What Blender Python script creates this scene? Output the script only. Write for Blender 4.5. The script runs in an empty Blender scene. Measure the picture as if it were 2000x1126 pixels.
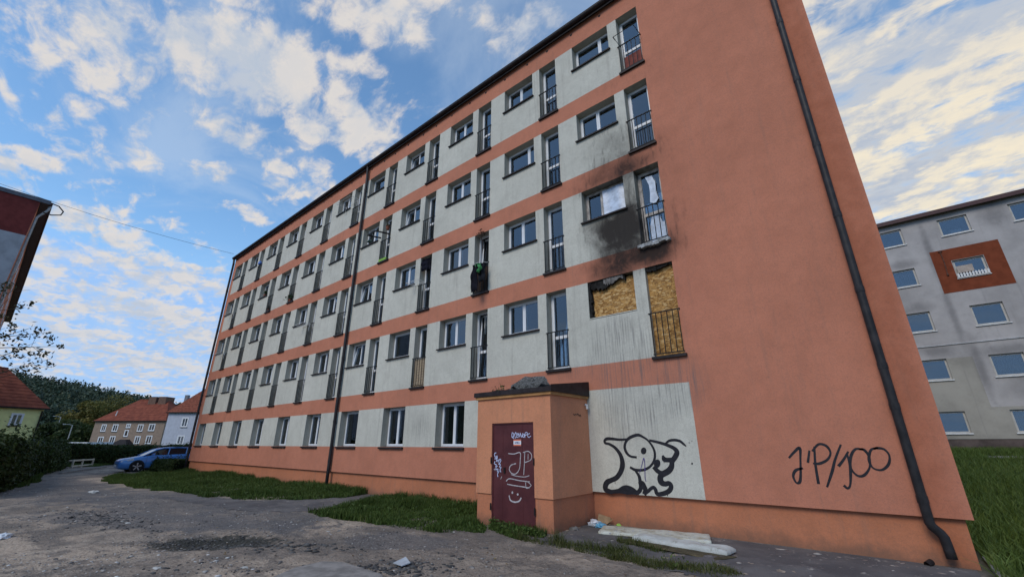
import bpy, bmesh, math, random
import numpy as np
from mathutils import Matrix, Vector, noise as mnoise

rng = np.random.default_rng(7)
random.seed(7)
SC = bpy.context.scene
COL = SC.collection
R = math.radians

# ------------------------------------------------------------------ camera
CAM_F, CAM_YAW, CAM_PIT, CAM_ROL = 828.763, -0.6912, 0.3476, -0.0027   # focal length for a 2000 px wide picture
CAM_LOC = np.array([-0.729, -9.487, 1.369])

def cam_axes(yaw, pit, rol):
    cy, sy, cp, sp = math.cos(yaw), math.sin(yaw), math.cos(pit), math.sin(pit)
    fw = np.array([sy*cp, cy*cp, sp]); r = np.array([cy, -sy, 0.0]); u = np.cross(r, fw)
    cr, sr = math.cos(rol), math.sin(rol)
    return np.stack([cr*r + sr*u, -sr*r + cr*u, fw])
AX = cam_axes(CAM_YAW, CAM_PIT, CAM_ROL)
cd = bpy.data.cameras.new('camera')
cd.sensor_width = 36.0
cd.lens = 36.0*CAM_F/2000.0
cd.clip_start, cd.clip_end = 0.05, 9000
cam = bpy.data.objects.new('camera', cd)
COL.objects.link(cam)
M = Matrix.Identity(4)
for i in range(3):
    M[i][0], M[i][1], M[i][2], M[i][3] = AX[0][i], AX[1][i], -AX[2][i], CAM_LOC[i]
cam.matrix_world = M
SC.camera = cam

# surveying helpers: a measured sight line meets a real plane
def sight(x, y):
    return AX.T @ np.array([(x-1000)/CAM_F, -(y-563)/CAM_F, 1.0])
def on_y(x, y, Y):
    d = sight(x, y); return CAM_LOC + d*((Y-CAM_LOC[1])/d[1])
def on_x(x, y, X):
    d = sight(x, y); return CAM_LOC + d*((X-CAM_LOC[0])/d[0])
def on_z(x, y, Z=-0.34):
    d = sight(x, y); return CAM_LOC + d*((Z-CAM_LOC[2])/d[2])
def on_d(x, y, t):
    return CAM_LOC + t*sight(x, y)

# ------------------------------------------------------------------ sky, sun, exposure
SUN_AZ, SUN_EL = R(177), R(41)          # azimuth clockwise from +Y
w = bpy.data.worlds.new('World'); SC.world = w; w.use_nodes = True
wt = w.node_tree; wt.nodes.clear()
def wn(t, **k):
    n = wt.nodes.new(t)
    for a, b in k.items(): setattr(n, a, b)
    return n
def wl(a, b): wt.links.new(a, b)
def wmath(op, a, b=None, c=None, clamp=False):
    n = wn('ShaderNodeMath', operation=op, use_clamp=clamp)
    for i, v in enumerate((a, b, c)):
        if v is None: continue
        if isinstance(v, (int, float)): n.inputs[i].default_value = v
        else: wl(v, n.inputs[i])
    return n.outputs[0]
def wmix(fac, a, b):
    n = wn('ShaderNodeMix', data_type='RGBA')
    for i, v in ((0, fac), (6, a), (7, b)):
        if isinstance(v, (int, float)): n.inputs[i].default_value = v
        elif isinstance(v, tuple): n.inputs[i].default_value = (*v, 1)
        else: wl(v, n.inputs[i])
    return n.outputs[2]
def wsmooth(v, lo, hi):
    n = wn('ShaderNodeMapRange', interpolation_type='SMOOTHSTEP')
    wl(v, n.inputs[0]); n.inputs[1].default_value = lo; n.inputs[2].default_value = hi
    return n.outputs[0]
SKY_STRENGTH = 0.10
sky = wn('ShaderNodeTexSky', sky_type='NISHITA')
sky.sun_disc = False; sky.sun_elevation = SUN_EL; sky.sun_rotation = SUN_AZ
sky.air_density = 1.0; sky.dust_density = 0.3; sky.ozone_density = 2.0; sky.altitude = 300
tc = wn('ShaderNodeTexCoord')
sep = wn('ShaderNodeSeparateXYZ'); wl(tc.outputs['Generated'], sep.inputs[0])
zc = wmath('MAXIMUM', sep.outputs[2], 0.0)
KH = 0.12
zk = wmath('ADD', zc, KH)
uu = wmath('DIVIDE', sep.outputs[0], zk); vv = wmath('DIVIDE', sep.outputs[1], zk)
comb = wn('ShaderNodeCombineXYZ'); wl(uu, comb.inputs[0]); wl(vv, comb.inputs[1])
UV = comb.outputs[0]
def wnoise(vec, scale, detail, rough, off=(0, 0, 0), dist=0.0, stretch=(1, 1, 1), rot=0.0):
    mp = wn('ShaderNodeMapping'); mp.inputs['Location'].default_value = off
    mp.inputs['Scale'].default_value = stretch; mp.inputs['Rotation'].default_value = (0, 0, rot)
    wl(vec, mp.inputs[0])
    n = wn('ShaderNodeTexNoise'); n.inputs['Scale'].default_value = scale
    n.inputs['Detail'].default_value = detail; n.inputs['Roughness'].default_value = rough
    n.inputs['Distortion'].default_value = dist
    wl(mp.outputs[0], n.inputs['Vector']); return n.outputs[0]
def uv_of(px, py):
    d = sight(px, py); d = d/np.linalg.norm(d); z = max(d[2], 0)+KH
    return np.array([d[0]/z, d[1]/z])
# cloud banks: centre, long half axis, short half axis (as seen), weight
BANKS = [
 ((205,100),(55,110),(62,-22),.62),((135,60),(80,30),(-20,50),.35),((255,200),(25,50),(30,-10),.42),((110,105),(60,25),(-15,30),.40),
 ((430,110),(120,45),(-35,60),.62),((560,150),(50,30),(-20,48),.60),((340,85),(75,55),(-30,40),.35),((500,190),(60,20),(-10,26),.25),
 ((740,25),(55,55),(55,-22),.72),((840,0),(50,20),(0,26),.5),((680,150),(48,-20),(12,34),.46),((800,165),(50,40),(-20,35),.26),
 ((712,245),(52,14),(-10,42),.58),((618,258),(36,12),(0,15),.52),((610,222),(20,10),(0,10),.40),((445,250),(58,34),(-10,24),.48),
 ((420,215),(34,26),(-10,16),.42),((500,5),(90,14),(0,16),.50),((1000,75),(48,40),(-20,42),.60),((1030,20),(60,20),(-5,25),.40),((960,40),(40,30),(-20,30),.25),
 ((110,190),(48,30),(-14,22),.30),((165,235),(30,24),(-10,15),.50),((120,225),(30,20),(-8,14),.30),((70,312),(42,12),(0,12),.48),((195,305),(60,14),(-5,17),.40),
 ((280,310),(34,18),(-6,15),.52),((15,190),(16,20),(0,22),.4),((10,330),(35,24),(0,24),.45),((410,335),(48,10),(0,13),.50),
 ((550,328),(24,8),(0,9),.48),((556,368),(28,10),(0,11),.46),((640,350),(40,22),(0,20),.32),((490,420),(30,12),(0,10),.52),((620,380),(26,10),(0,11),.5),
 ((170,432),(75,16),(-10,16),.42),((240,470),(60,26),(-10,20),.36),((70,480),(60,20),(0,24),.30),((330,545),(110,26),(-10,24),.46),((150,545),(110,24),(0,22),.34),
 ((390,470),(60,22),(0,20),.28),((250,600),(150,22),(0,18),.38),((120,640),(120,14),(0,12),.30),((350,650),(110,16),(0,14),.34),((260,700),(180,16),(0,10),.26),((90,560),(40,18),(0,16),.2),
 ((1640,60),(70,60),(60,-60),.60),((1760,20),(110,-50),(20,30),.36),((1650,150),(70,-30),(20,36),.50),((1830,80),(130,-60),(16,36),.50),((1790,150),(110,-30),(14,28),.50),
 ((1960,60),(70,-20),(10,40),.42),((1700,250),(80,-36),(12,26),.54),((1900,165),(110,-20),(10,24),.46),((1840,250),(90,-20),(10,26),.36),((1720,345),(70,-14),(6,26),.56),
 ((1830,320),(90,-26),(8,24),.52),((1940,300),(80,-10),(8,30),.42),((1660,215),(36,-20),(8,22),.40),((1920,240),(90,-10),(8,18),.30),((1760,390),(70,-6),(5,16),.46),((1960,350),(70,-10),(4,20),.42),
]
field = None
for (c, a, b, wgt) in BANKS:
    c0 = uv_of(*c)
    A = np.stack([(uv_of(c[0]+a[0], c[1]+a[1])-uv_of(c[0]-a[0], c[1]-a[1]))/2,
                  (uv_of(c[0]+b[0], c[1]+b[1])-uv_of(c[0]-b[0], c[1]-b[1]))/2], axis=1)
    U, S, _ = np.linalg.svd(A)
    ang = math.atan2(U[1, 0], U[0, 0])
    mp = wn('ShaderNodeMapping', vector_type='TEXTURE')
    mp.inputs['Location'].default_value = (c0[0], c0[1], 0)
    mp.inputs['Rotation'].default_value = (0, 0, ang)
    mp.inputs['Scale'].default_value = (S[0]*2.1, S[1]*2.1, 1)
    wl(UV, mp.inputs[0])
    g = wn('ShaderNodeTexGradient', gradient_type='SPHERICAL'); wl(mp.outputs[0], g.inputs[0])
    s_ = wmath('MULTIPLY', wmath('SMOOTH_MIN', g.outputs[1], 0.62, 0.3), wgt*1.55)
    field = s_ if field is None else wmath('MAXIMUM', field, s_)
# cloud thinned out of view behind the viewer so panes reflect clear blue
behind = wsmooth(wmath('ADD', wmath('MULTIPLY', sep.outputs[0], math.sin(CAM_YAW)), wmath('MULTIPLY', sep.outputs[1], math.cos(CAM_YAW))), 0.35, -0.1)
low = wsmooth(sep.outputs[2], 0.42, 0.04)
field = wmath('SUBTRACT', field, wmath('MULTIPLY', behind, 0.42))
field = wmath('ADD', field, wmath('MULTIPLY', low, 0.40))
glow = wsmooth(wmath('ADD', wmath('MULTIPLY', sep.outputs[0], 0.05), wmath('MULTIPLY', sep.outputs[1], 0.998)), 0.55, 0.98)
field = wmath('ADD', field, wmath('MULTIPLY', glow, 0.34))
n1 = wnoise(UV, 2.6, 9, 0.62, (3.1, 1.7, 0), 0.25)
n2 = wnoise(UV, 10.0, 6, 0.60, (7.3, 2.9, 0), 0.35, (1, 1.7, 1), 0.5)
def density(nv1, nv2, f):
    d = wmath('ADD', wmath('MULTIPLY', wmath('SUBTRACT', nv1, .5), 1.9), wmath('MULTIPLY', wmath('SUBTRACT', nv2, .5), 1.75))
    return wmath('ADD', d, f)
dens = density(n1, n2, field)
cover = wsmooth(dens, 0.14, 0.72)
thick = wsmooth(dens, 0.32, 0.95)
# light comes from the low west: shade by the density a step towards it
lx, ly = 0.05, 0.085
m1 = wnoise(UV, 2.6, 9, 0.62, (3.1+lx, 1.7+ly, 0), 0.25)
m2 = wnoise(UV, 10.0, 6, 0.60, (7.3+lx, 2.9+ly, 0), 0.35, (1, 1.7, 1), 0.5)
grad = wmath('SUBTRACT', wmath('ADD', wmath('MULTIPLY', m1, 1.05), wmath('MULTIPLY', m2, 0.42)), wmath('ADD', wmath('MULTIPLY', n1, 1.05), wmath('MULTIPLY', n2, 0.42)))
lit = wsmooth(grad, 0.09, -0.11)
lit = wmath('MULTIPLY_ADD', wmath('SUBTRACT', 1.0, thick), 0.35, wmath('MULTIPLY', lit, 0.75), clamp=True)
# direction of the after-glow (north, behind the block)
glow = wsmooth(wmath('ADD', wmath('MULTIPLY', sep.outputs[0], 0.05), wmath('MULTIPLY', sep.outputs[1], 0.998)), 0.55, 0.98)
K = 1.0/SKY_STRENGTH
def kc(r, g, b): return (r*K, g*K, b*K)
lit_col = wmix(glow, kc(.66, .61, .56), kc(.86, .74, .52))
shade_col = wmix(glow, kc(.40, .46, .55), kc(.37, .42, .51))
cloud_col = wmix(lit, shade_col, lit_col)
cloud_col = wmix(wmath('MULTIPLY', low, 0.35), cloud_col, kc(.44, .50, .60))
tint = wn('ShaderNodeMix', data_type='RGBA', blend_type='MULTIPLY'); tint.inputs[0].default_value = 1
wl(sky.outputs[0], tint.inputs[6]); tint.inputs[7].default_value = (1.52, 1.86, 1.92, 1)
calm = wn('ShaderNodeMix', data_type='RGBA', blend_type='DARKEN'); calm.inputs[0].default_value = 1   # caps sky brightness so no white aureole shows in the panes
wl(tint.outputs[2], calm.inputs[6]); calm.inputs[7].default_value = (*kc(.25, .45, .80), 1)
veil = wsmooth(wnoise(UV, 1.7, 7, .6, (11, 4, 0), .6, (1, 1.6, 1), .4), .42, .72)
clear = wmix(wmath('MULTIPLY', veil, 0.34), calm.outputs[2], kc(.55, .62, .70))
clear = wmix(wmath('MULTIPLY', low, 0.50), clear, kc(.36, .53, .76))
clear = wmix(wmath('MULTIPLY', glow, 0.45), clear, kc(.34, .46, .62))
fin = wmix(wmath('MULTIPLY', cover, 0.94), clear, cloud_col)
bg = wn('ShaderNodeBackground'); bg.inputs[1].default_value = SKY_STRENGTH
wl(fin, bg.inputs[0])
wo = wn('ShaderNodeOutputWorld'); wl(bg.outputs[0], wo.inputs[0])

sd = bpy.data.lights.new('fill_sun', 'SUN'); sd.energy = 1.4; sd.angle = R(27); sd.color = (1.0, 0.90, 0.77)  # soft fill added from the viewer's side to lift the shaded front
fill_sun = bpy.data.objects.new('fill_sun', sd); COL.objects.link(fill_sun)
sv = Vector((math.sin(SUN_AZ)*math.cos(SUN_EL), math.cos(SUN_AZ)*math.cos(SUN_EL), math.sin(SUN_EL)))
fill_sun.rotation_euler = sv.to_track_quat('Z', 'Y').to_euler(); fill_sun.location = (0, -30, 40)
SC.view_settings.view_transform = 'Standard'; SC.view_settings.look = 'None'
SC.view_settings.exposure = 0.27; SC.view_settings.gamma = 1.0
SC.view_settings.use_curve_mapping = False
SC.cycles.max_bounces = 6; SC.cycles.transparent_max_bounces = 12

# ------------------------------------------------------------------ materials
class NT:
    def __init__(s, name):
        s.m = bpy.data.materials.new(name); s.m.use_nodes = True
        s.t = s.m.node_tree; s.t.nodes.clear()
        s.out = s.n('ShaderNodeOutputMaterial'); s.b = s.n('ShaderNodeBsdfPrincipled')
        s.l(s.b.outputs[0], s.out.inputs[0])
        s.tc = s.n('ShaderNodeTexCoord'); s.P = s.tc.outputs['Object']
    def n(s, t, **k):
        x = s.t.nodes.new(t)
        for a, b in k.items(): setattr(x, a, b)
        return x
    def l(s, a, b): s.t.links.new(a, b)
    def setv(s, sock, v):
        if isinstance(v, (int, float)): sock.default_value = v
        elif isinstance(v, tuple): sock.default_value = (*v, 1) if len(v) == 3 and sock.type == 'RGBA' else v
        else: s.l(v, sock)
    def math(s, op, a, b=None, c=None, clamp=False):
        x = s.n('ShaderNodeMath', operation=op, use_clamp=clamp)
        for i, v in enumerate((a, b, c)):
            if v is not None: s.setv(x.inputs[i], v)
        return x.outputs[0]
    def mix(s, f, a, b, mode='MIX'):
        x = s.n('ShaderNodeMix', data_type='RGBA', blend_type=mode)
        s.setv(x.inputs[0], f); s.setv(x.inputs[6], a); s.setv(x.inputs[7], b); return x.outputs[2]
    def map(s, loc=(0,0,0), rot=(0,0,0), sc=(1,1,1), typ='POINT', vec=None):
        x = s.n('ShaderNodeMapping', vector_type=typ)
        x.inputs['Location'].default_value = loc; x.inputs['Rotation'].default_value = rot; x.inputs['Scale'].default_value = sc
        s.l(vec or s.P, x.inputs[0]); return x.outputs[0]
    def noise(s, scale, detail=4, rough=.55, sc=(1,1,1), loc=(0,0,0), dist=0, vec=None, color=False):
        x = s.n('ShaderNodeTexNoise'); x.inputs['Scale'].default_value = scale; x.inputs['Detail'].default_value = detail
        x.inputs['Roughness'].default_value = rough; x.inputs['Distortion'].default_value = dist
        s.l(s.map(loc, (0,0,0), sc, vec=vec), x.inputs['Vector']); return x.outputs[1 if color else 0]
    def vor(s, scale, feature='F1', out='Distance', rnd=1.0, vec=None, sc=(1,1,1)):
        x = s.n('ShaderNodeTexVoronoi', feature=feature); x.inputs['Scale'].default_value = scale; x.inputs['Randomness'].default_value = rnd
        s.l(s.map(sc=sc, vec=vec), x.inputs['Vector']); return x.outputs[out]
    def ss(s, v, lo, hi):
        x = s.n('ShaderNodeMapRange', interpolation_type='SMOOTHSTEP'); s.l(v, x.inputs[0])
        x.inputs[1].default_value = lo; x.inputs[2].default_value = hi; return x.outputs[0]
    def blob(s, c, r, rot=(0,0,0)):
        m = s.map(c, rot, r, 'TEXTURE'); g = s.n('ShaderNodeTexGradient', gradient_type='SPHERICAL'); s.l(m, g.inputs[0]); return g.outputs[1]
    def bump(s, h, st=.3, dist=.01):
        x = s.n('ShaderNodeBump'); x.inputs['Strength'].default_value = st; x.inputs['Distance'].default_value = dist
        s.l(h, x.inputs['Height']); s.l(x.outputs[0], s.b.inputs['Normal'])
    def fin(s, col, rough=.8, spec=.3, metal=0.0):
        s.setv(s.b.inputs['Base Color'], col); s.setv(s.b.inputs['Roughness'], rough)
        s.b.inputs['Specular IOR Level'].default_value = spec; s.b.inputs['Metallic'].default_value = metal
        return s.m
def sh(c, k): return tuple(min(1, x*k) for x in c)
def simple(name, col, rough=.7, spec=.3, var=.25, scale=6, metal=0.0, bump=0.0, bscale=40, detail=5):
    t = NT(name); n = t.noise(scale, detail, .6)
    c = t.mix(t.ss(n, .3, .7), sh(col, 1-var), sh(col, 1+var))
    if bump: t.bump(t.noise(bscale, 4, .6), bump, .01)
    return t.fin(c, rough, spec, metal)

SOOT = [((-5.15,0,6.75),(1.15,9,.95),.95),((-4.75,0,6.55),(.95,9,.75),.55),((-4.9,0,5.72),(1.6,9,.62),.85),((-3.95,0,5.75),(.85,9,.60),.80),((-5.3,0,8.35),(1.5,9,.62),.80),
        ((-4.05,0,8.4),(.8,9,.5),.5),((-5.0,0,9.55),(1.3,9,.95),.60),((-3.35,0,10.9),(1.0,9,1.5),.16),((-3.3,0,8.2),(.8,9,1.9),.20),((-3.45,0,6.2),(.6,9,1.0),.40),((-5.2,0,5.62),(.9,9,.45),.5),((-4.02,0,5.70),(.5,9,.55),.6),((-4.6,0,8.9),(1.6,9,.8),.35),((-4.5,0,7.2),(.55,9,1.9),.60),
        ((-4.7,0,7.6),(2.0,9,3.4),.30),((-5.1,0,7.3),(1.3,9,1.5),.30),((-5.0,0,6.2),(1.5,9,.9),.40),((-4.4,0,11.5),(1.9,9,1.1),.32),((-5.8,0,7.3),(.5,9,.8),.3),((-5.3,0,5.3),(1.1,9,.35),.5)]
WASH = [((-5.2,0,3.55),(1.1,9,1.1),.9),((-4.6,0,2.55),(1.9,9,.9),.5),((-5.1,0,1.9),(1.2,9,1.1),.55),((-3.9,0,2.6),(.7,9,.9),.55),((-12.6,0,1.95),(.9,9,.9),.45),((-6.6,0,3.1),(1.6,9,.4),.35)]
def facade(name, col, dirty=.5):
    t = NT(name)
    big = t.noise(.35, 6, .6); mid = t.noise(2.3, 6, .65); fine = t.noise(38, 4, .7); 
    streak = t.noise(3.2, 5, .65, sc=(2.2, 1, .12), loc=(4, 2, 1)); fs = t.noise(9, 4, .6, sc=(3.2, 1, .10))
    c = t.mix(t.ss(big, .3, .7), sh(col, .93), sh(col, 1.06))
    c = t.mix(t.ss(mid, .35, .7), c, t.mix(1.0, c, (.90, .90, .895), 'MULTIPLY'))
    c = t.mix(t.math('MULTIPLY', t.ss(fine, .35, .75), .35), c, t.mix(1.0, c, (.70, .69, .68), 'MULTIPLY'))
    c = t.mix(t.math('MULTIPLY', t.ss(streak, .52, .75), .30*dirty), c, (.16, .14, .12))
    # trowel marks
    crack = t.noise(7.5, 6, .75, dist=1.2, loc=(1, 8, 3)); edge = t.math('ABSOLUTE', t.math('SUBTRACT', crack, .5))
    c = t.mix(t.math('MULTIPLY', t.ss(edge, .016, .0), .42), c, (.13, .10, .09))
    so = None
    for cc, r, wgt in SOOT:
        b = t.math('MULTIPLY', t.blob(cc, r), wgt)
        so = b if so is None else t.math('ADD', so, b)
    sn = t.noise(2.1, 8, .72, loc=(2, 5, 9), dist=.8)
    so = t.math('MULTIPLY', so, t.math('MULTIPLY_ADD', sn, 1.5, .34))
    c = t.mix(t.math('MULTIPLY', t.ss(so, .06, 1.75), .97, clamp=True), c, (.026, .021, .019))
    st_ = t.math('MULTIPLY', t.ss(t.noise(5, 5, .65, sc=(1.6, 1, .35), loc=(6, 1, 2)), .50, .68), t.ss(so, .12, .6)); c = t.mix(t.math('MULTIPLY', st_, .45), c, (.03, .028, .028))
    pst = t.math('MULTIPLY', t.ss(t.blob((-.30, 0, 7), (.42, 9, 12)), .05, .6), t.math('MULTIPLY_ADD', mid, .8, .1)); c = t.mix(pst, c, t.mix(1.0, c, (.74, .58, .48), 'MULTIPLY'))
    wa = None
    for cc, r, wgt in WASH:
        b = t.math('MULTIPLY', t.blob(cc, r), wgt)
        wa = b if wa is None else t.math('ADD', wa, b)
    wa = t.math('MULTIPLY', t.ss(wa, .02, .5), t.math('ADD', t.math('MULTIPLY', t.ss(fs, .45, .72), .62), .10), clamp=True)
    c = t.mix(wa, c, (.13, .125, .125))
    if 'plinth' in name:
        sp_ = t.n('ShaderNodeSeparateXYZ'); t.l(t.P, sp_.inputs[0]); h_ = t.math('ADD', sp_.outputs[2], t.math('MULTIPLY', t.math('SUBTRACT', t.noise(3.5, 6, .7), .5), .55))
        c = t.mix(t.math('MULTIPLY', t.ss(h_, -.05, -.36), .6), c, (.11, .085, .065))
    t.bump(t.math('ADD', t.math('MULTIPLY', fine, .6), t.math('MULTIPLY', t.noise(110, 3, .7), .6)), .35, .006)
    return t.fin(c, .92, .15)
ORANGE = facade('orange_stucco', (.545, .216, .134))
CREAM = facade('cream_stucco', (.600, .592, .515), .8)
PLINTH = facade('plinth_stucco', (.520, .200, .105), .9)
def glass(name, tint=(.9, .95, 1)):
    t = NT(name); t.t.nodes.remove(t.b)
    tr = t.n('ShaderNodeBsdfTransparent'); tr.inputs[0].default_value = (.62, .66, .68, 1)
    gl = t.n('ShaderNodeBsdfGlossy'); gl.inputs['Roughness'].default_value = .015; gl.inputs[0].default_value = (*tint, 1)
    bp = t.n('ShaderNodeBump'); bp.inputs['Strength'].default_value = .06; bp.inputs['Distance'].default_value = .02
    t.l(t.noise(1.6, 2, .5), bp.inputs['Height']); t.l(bp.outputs[0], gl.inputs['Normal'])
    fr = t.n('ShaderNodeFresnel'); fr.inputs[0].default_value = 1.75
    mx = t.n('ShaderNodeMixShader'); t.l(t.math('MULTIPLY_ADD', fr.outputs[0], 1.4, .03, clamp=True), mx.inputs[0]); t.l(tr.outputs[0], mx.inputs[1]); t.l(gl.outputs[0], mx.inputs[2])
    t.l(mx.outputs[0], t.out.inputs[0]); return t.m
GLASS = glass('window_glass')
PVC = simple('white_plastic', (.74, .76, .78), .35, .4, .06, 3)
PVC_SOOT = simple('sooty_plastic', (.40, .37, .34), .5, .3, .5, 4)
DARKM = simple('dark_painted_metal', (.016, .015, .016), .6, .2, .4, 14, bump=.15, bscale=60)
BROWNM = simple('brown_black_metal', (.024, .018, .018), .55, .25, .4, 8)
PIPE = simple('anthracite_pipe', (.026, .024, .025), .5, .25, .35, 5, bump=.1)
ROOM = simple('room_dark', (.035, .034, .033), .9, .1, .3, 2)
CURTAIN = simple('grey_net_curtain', (.34, .34, .33), .9, .1, .2, 3)
CURTAIN2 = simple('pale_curtain', (.50, .49, .46), .9, .1, .2, 3)
CURTAIN3 = simple('dull_brown_curtain', (.20, .17, .15), .9, .1, .25, 3)
ROOFING = simple('roof_felt', (.06, .058, .058), .85, .2, .4, 3)
WHITEP = simple('white_paint_metal', (.7, .7, .68), .5, .3, .15, 8)

# ------------------------------------------------------------------ mesh helpers
class MB:
    def __init__(s): s.v, s.f, s.m = [], [], []
    def add(s, vs, fs, mi=0):
        o = len(s.v); s.v += [tuple(map(float, v)) for v in vs]
        for f in fs: s.f.append(tuple(i+o for i in f)); s.m.append(mi)
        return s
    def quad(s, a, b, c, d, mi=0): return s.add([a, b, c, d], [(0,1,2,3)], mi)
    def box(s, x0, x1, y0, y1, z0, z1, mi=0):
        return s.add([(x0,y0,z0),(x1,y0,z0),(x1,y1,z0),(x0,y1,z0),(x0,y0,z1),(x1,y0,z1),(x1,y1,z1),(x0,y1,z1)],
                     [(0,3,2,1),(4,5,6,7),(0,1,5,4),(1,2,6,5),(2,3,7,6),(3,0,4,7)], mi)
    def obox(s, c, ax, ay, az, mi=0):
        c, ax, ay, az = map(np.array, (c, ax, ay, az)); vs = []
        for k in (-1, 1):
            for (i, j) in ((-1,-1),(1,-1),(1,1),(-1,1)): vs.append(c+i*ax+j*ay+k*az)
        return s.add(vs, [(0,3,2,1),(4,5,6,7),(0,1,5,4),(1,2,6,5),(2,3,7,6),(3,0,4,7)], mi)
    def tube(s, pts, r, n=8, mi=0, cap=True):
        pts = [np.array(p, float) for p in pts]; rs = r if isinstance(r, (list, tuple)) else [r]*len(pts)
        rings = []; up = None
        for i, p in enumerate(pts):
            a = pts[max(i-1, 0)]; b = pts[min(i+1, len(pts)-1)]; t = b-a; t = t/(np.linalg.norm(t)+1e-9)
            if up is None: up = np.array([0,0,1.]) if abs(t[2]) < .9 else np.array([1.,0,0])
            x = np.cross(t, up); x /= np.linalg.norm(x)+1e-9; y = np.cross(x, t); up = y
            rings.append([p+rs[i]*(math.cos(2*math.pi*k/n)*x+math.sin(2*math.pi*k/n)*y) for k in range(n)])
        vs = [q for rg in rings for q in rg]; fs = []
        for i in range(len(pts)-1):
            for k in range(n): fs.append((i*n+k, i*n+(k+1)%n, (i+1)*n+(k+1)%n, (i+1)*n+k))
        if cap: fs += [tuple(range(n))[::-1], tuple((len(pts)-1)*n+k for k in range(n))]
        return s.add(vs, fs, mi)
    def loft(s, rings, mi=0, cap=True, closed=True):
        n = len(rings[0]); vs = [q for r in rings for q in r]; fs = []
        for i in range(len(rings)-1):
            for k in range(n if closed else n-1): fs.append((i*n+k, i*n+(k+1)%n, (i+1)*n+(k+1)%n, (i+1)*n+k))
        if cap: fs += [tuple(range(n))[::-1], tuple((len(rings)-1)*n+k for k in range(n))]
        return s.add(vs, fs, mi)
    def mesh(s, name, mats, smooth=False):
        me = bpy.data.meshes.new(name); me.from_pydata(s.v, [], s.f); 
        for m in (mats if isinstance(mats, (list, tuple)) else [mats]): me.materials.append(m)
        me.polygons.foreach_set('material_index', s.m)
        if smooth: me.polygons.foreach_set('use_smooth', [True]*len(s.f))
        me.update(); return me
    def build(s, name, mats, parent=None, loc=(0,0,0), smooth=False, rot=None):
        return link(name, s.mesh(name, mats, smooth), parent, loc, rot)
def link(name, me, parent=None, loc=(0,0,0), rot=None):
    o = bpy.data.objects.new(name, me); COL.objects.link(o); o.location = loc
    if rot: o.rotation_euler = rot
    if parent: o.parent = parent
    return o
def tag(o, label, cat, group=None):
    o['label'] = label; o['category'] = cat
    if group: o['group'] = group
    return o
def thing(name, label, cat, loc=(0,0,0), rz=0, group=None):
    o = bpy.data.objects.new(name, None); COL.objects.link(o); o.location = loc; o.rotation_euler = (0, 0, rz)
    o.empty_display_size = .2
    return tag(o, label, cat, group)
def struct(o): o['kind'] = 'structure'; return o
def stuff(o): o['kind'] = 'stuff'; return o
def bevel(o, wd=.01, seg=2):
    m = o.modifiers.new('bevel', 'BEVEL'); m.width = wd; m.segments = seg; m.limit_method = 'ANGLE'; return o
def np_mesh(name, V, F, mats, attr=None, smooth=False):
    """V (n,3), F (m,k) fixed-size faces"""
    me = bpy.data.meshes.new(name); k = F.shape[1]
    me.vertices.add(len(V)); me.vertices.foreach_set('co', V.astype(np.float32).ravel())
    me.loops.add(F.size); me.loops.foreach_set('vertex_index', F.astype(np.int32).ravel())
    me.polygons.add(len(F)); me.polygons.foreach_set('loop_start', np.arange(0, F.size, k, dtype=np.int32))
    me.polygons.foreach_set('loop_total', np.full(len(F), k, np.int32))
    if smooth: me.polygons.foreach_set('use_smooth', np.ones(len(F), bool))
    for m in (mats if isinstance(mats, (list, tuple)) else [mats]): me.materials.append(m)
    if attr is not None:
        a = me.attributes.new('rnd', 'FLOAT', 'FACE'); a.data.foreach_set('value', attr.astype(np.float32))
    me.update(); me.validate(); return me
def fbm(x, y, sc, seed=0, octs=4):
    """cheap value noise in numpy"""
    tot = np.zeros_like(x, float); amp = 1.0; nrm = 0
    for o in range(octs):
        xs, ys = x*sc*2**o + seed*17.3 + o*5.1, y*sc*2**o + seed*9.7 + o*3.3
        xi, yi = np.floor(xs).astype(np.int64), np.floor(ys).astype(np.int64); xf, yf = xs-xi, ys-yi
        xf = xf*xf*(3-2*xf); yf = yf*yf*(3-2*yf)
        def h(a, b):
            n = (a*374761393 + b*668265263 + seed*1442695) & 0xFFFFFFFF
            n = ((n ^ (n >> 13))*1274126177) & 0xFFFFFFFF
            return ((n ^ (n >> 16)) & 0xFFFF)/65535.0
        v = (h(xi,yi)*(1-xf)+h(xi+1,yi)*xf)*(1-yf) + (h(xi,yi+1)*(1-xf)+h(xi+1,yi+1)*xf)*yf
        tot += amp*v; nrm += amp; amp *= .5
    return tot/nrm
def sstep(v, a, b):
    t = np.clip((v-a)/(b-a), 0, 1); return t*t*(3-2*t)

# ------------------------------------------------------------------ ground
GZ = -0.34
PIT = (-10.75, -6.05)
def ground_z(x, y):
    x = np.asarray(x, float); y = np.asarray(y, float)
    r = np.hypot(x-CAM_LOC[0], y-CAM_LOC[1])
    yard = sstep(y, -.3, -1.6) * sstep(-y, 40, 20)
    near = np.exp(-(r/30)**2)
    z = GZ + near*yard*((fbm(x, y, .45, 3, 4)-.5)*.10 + (fbm(x, y, 2.6, 5, 4)-.5)*.075 + (fbm(x, y, 8.0, 15, 3)-.5)*.022)
    z -= .11*np.exp(-(((x-PIT[0])*.8+(y-PIT[1])*.6)/.85)**2-(((x-PIT[0])*-.6+(y-PIT[1])*.8)/.45)**2)
    z += 1.21*sstep(y, 2.0, 25.0)*sstep(x, -30, -8)          # the lawn climbs behind the block
    return z
def gz(x, y): return float(ground_z(np.array([x]), np.array([y]))[0])
na, nr = 560, 420
rad = np.concatenate([[0.25], 0.25*np.exp(np.linspace(0.01, math.log(4500/0.25), nr-1))])
ang = np.linspace(0, 2*math.pi, na, endpoint=False)
RR, AA = np.meshgrid(rad, ang, indexing='ij')
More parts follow.
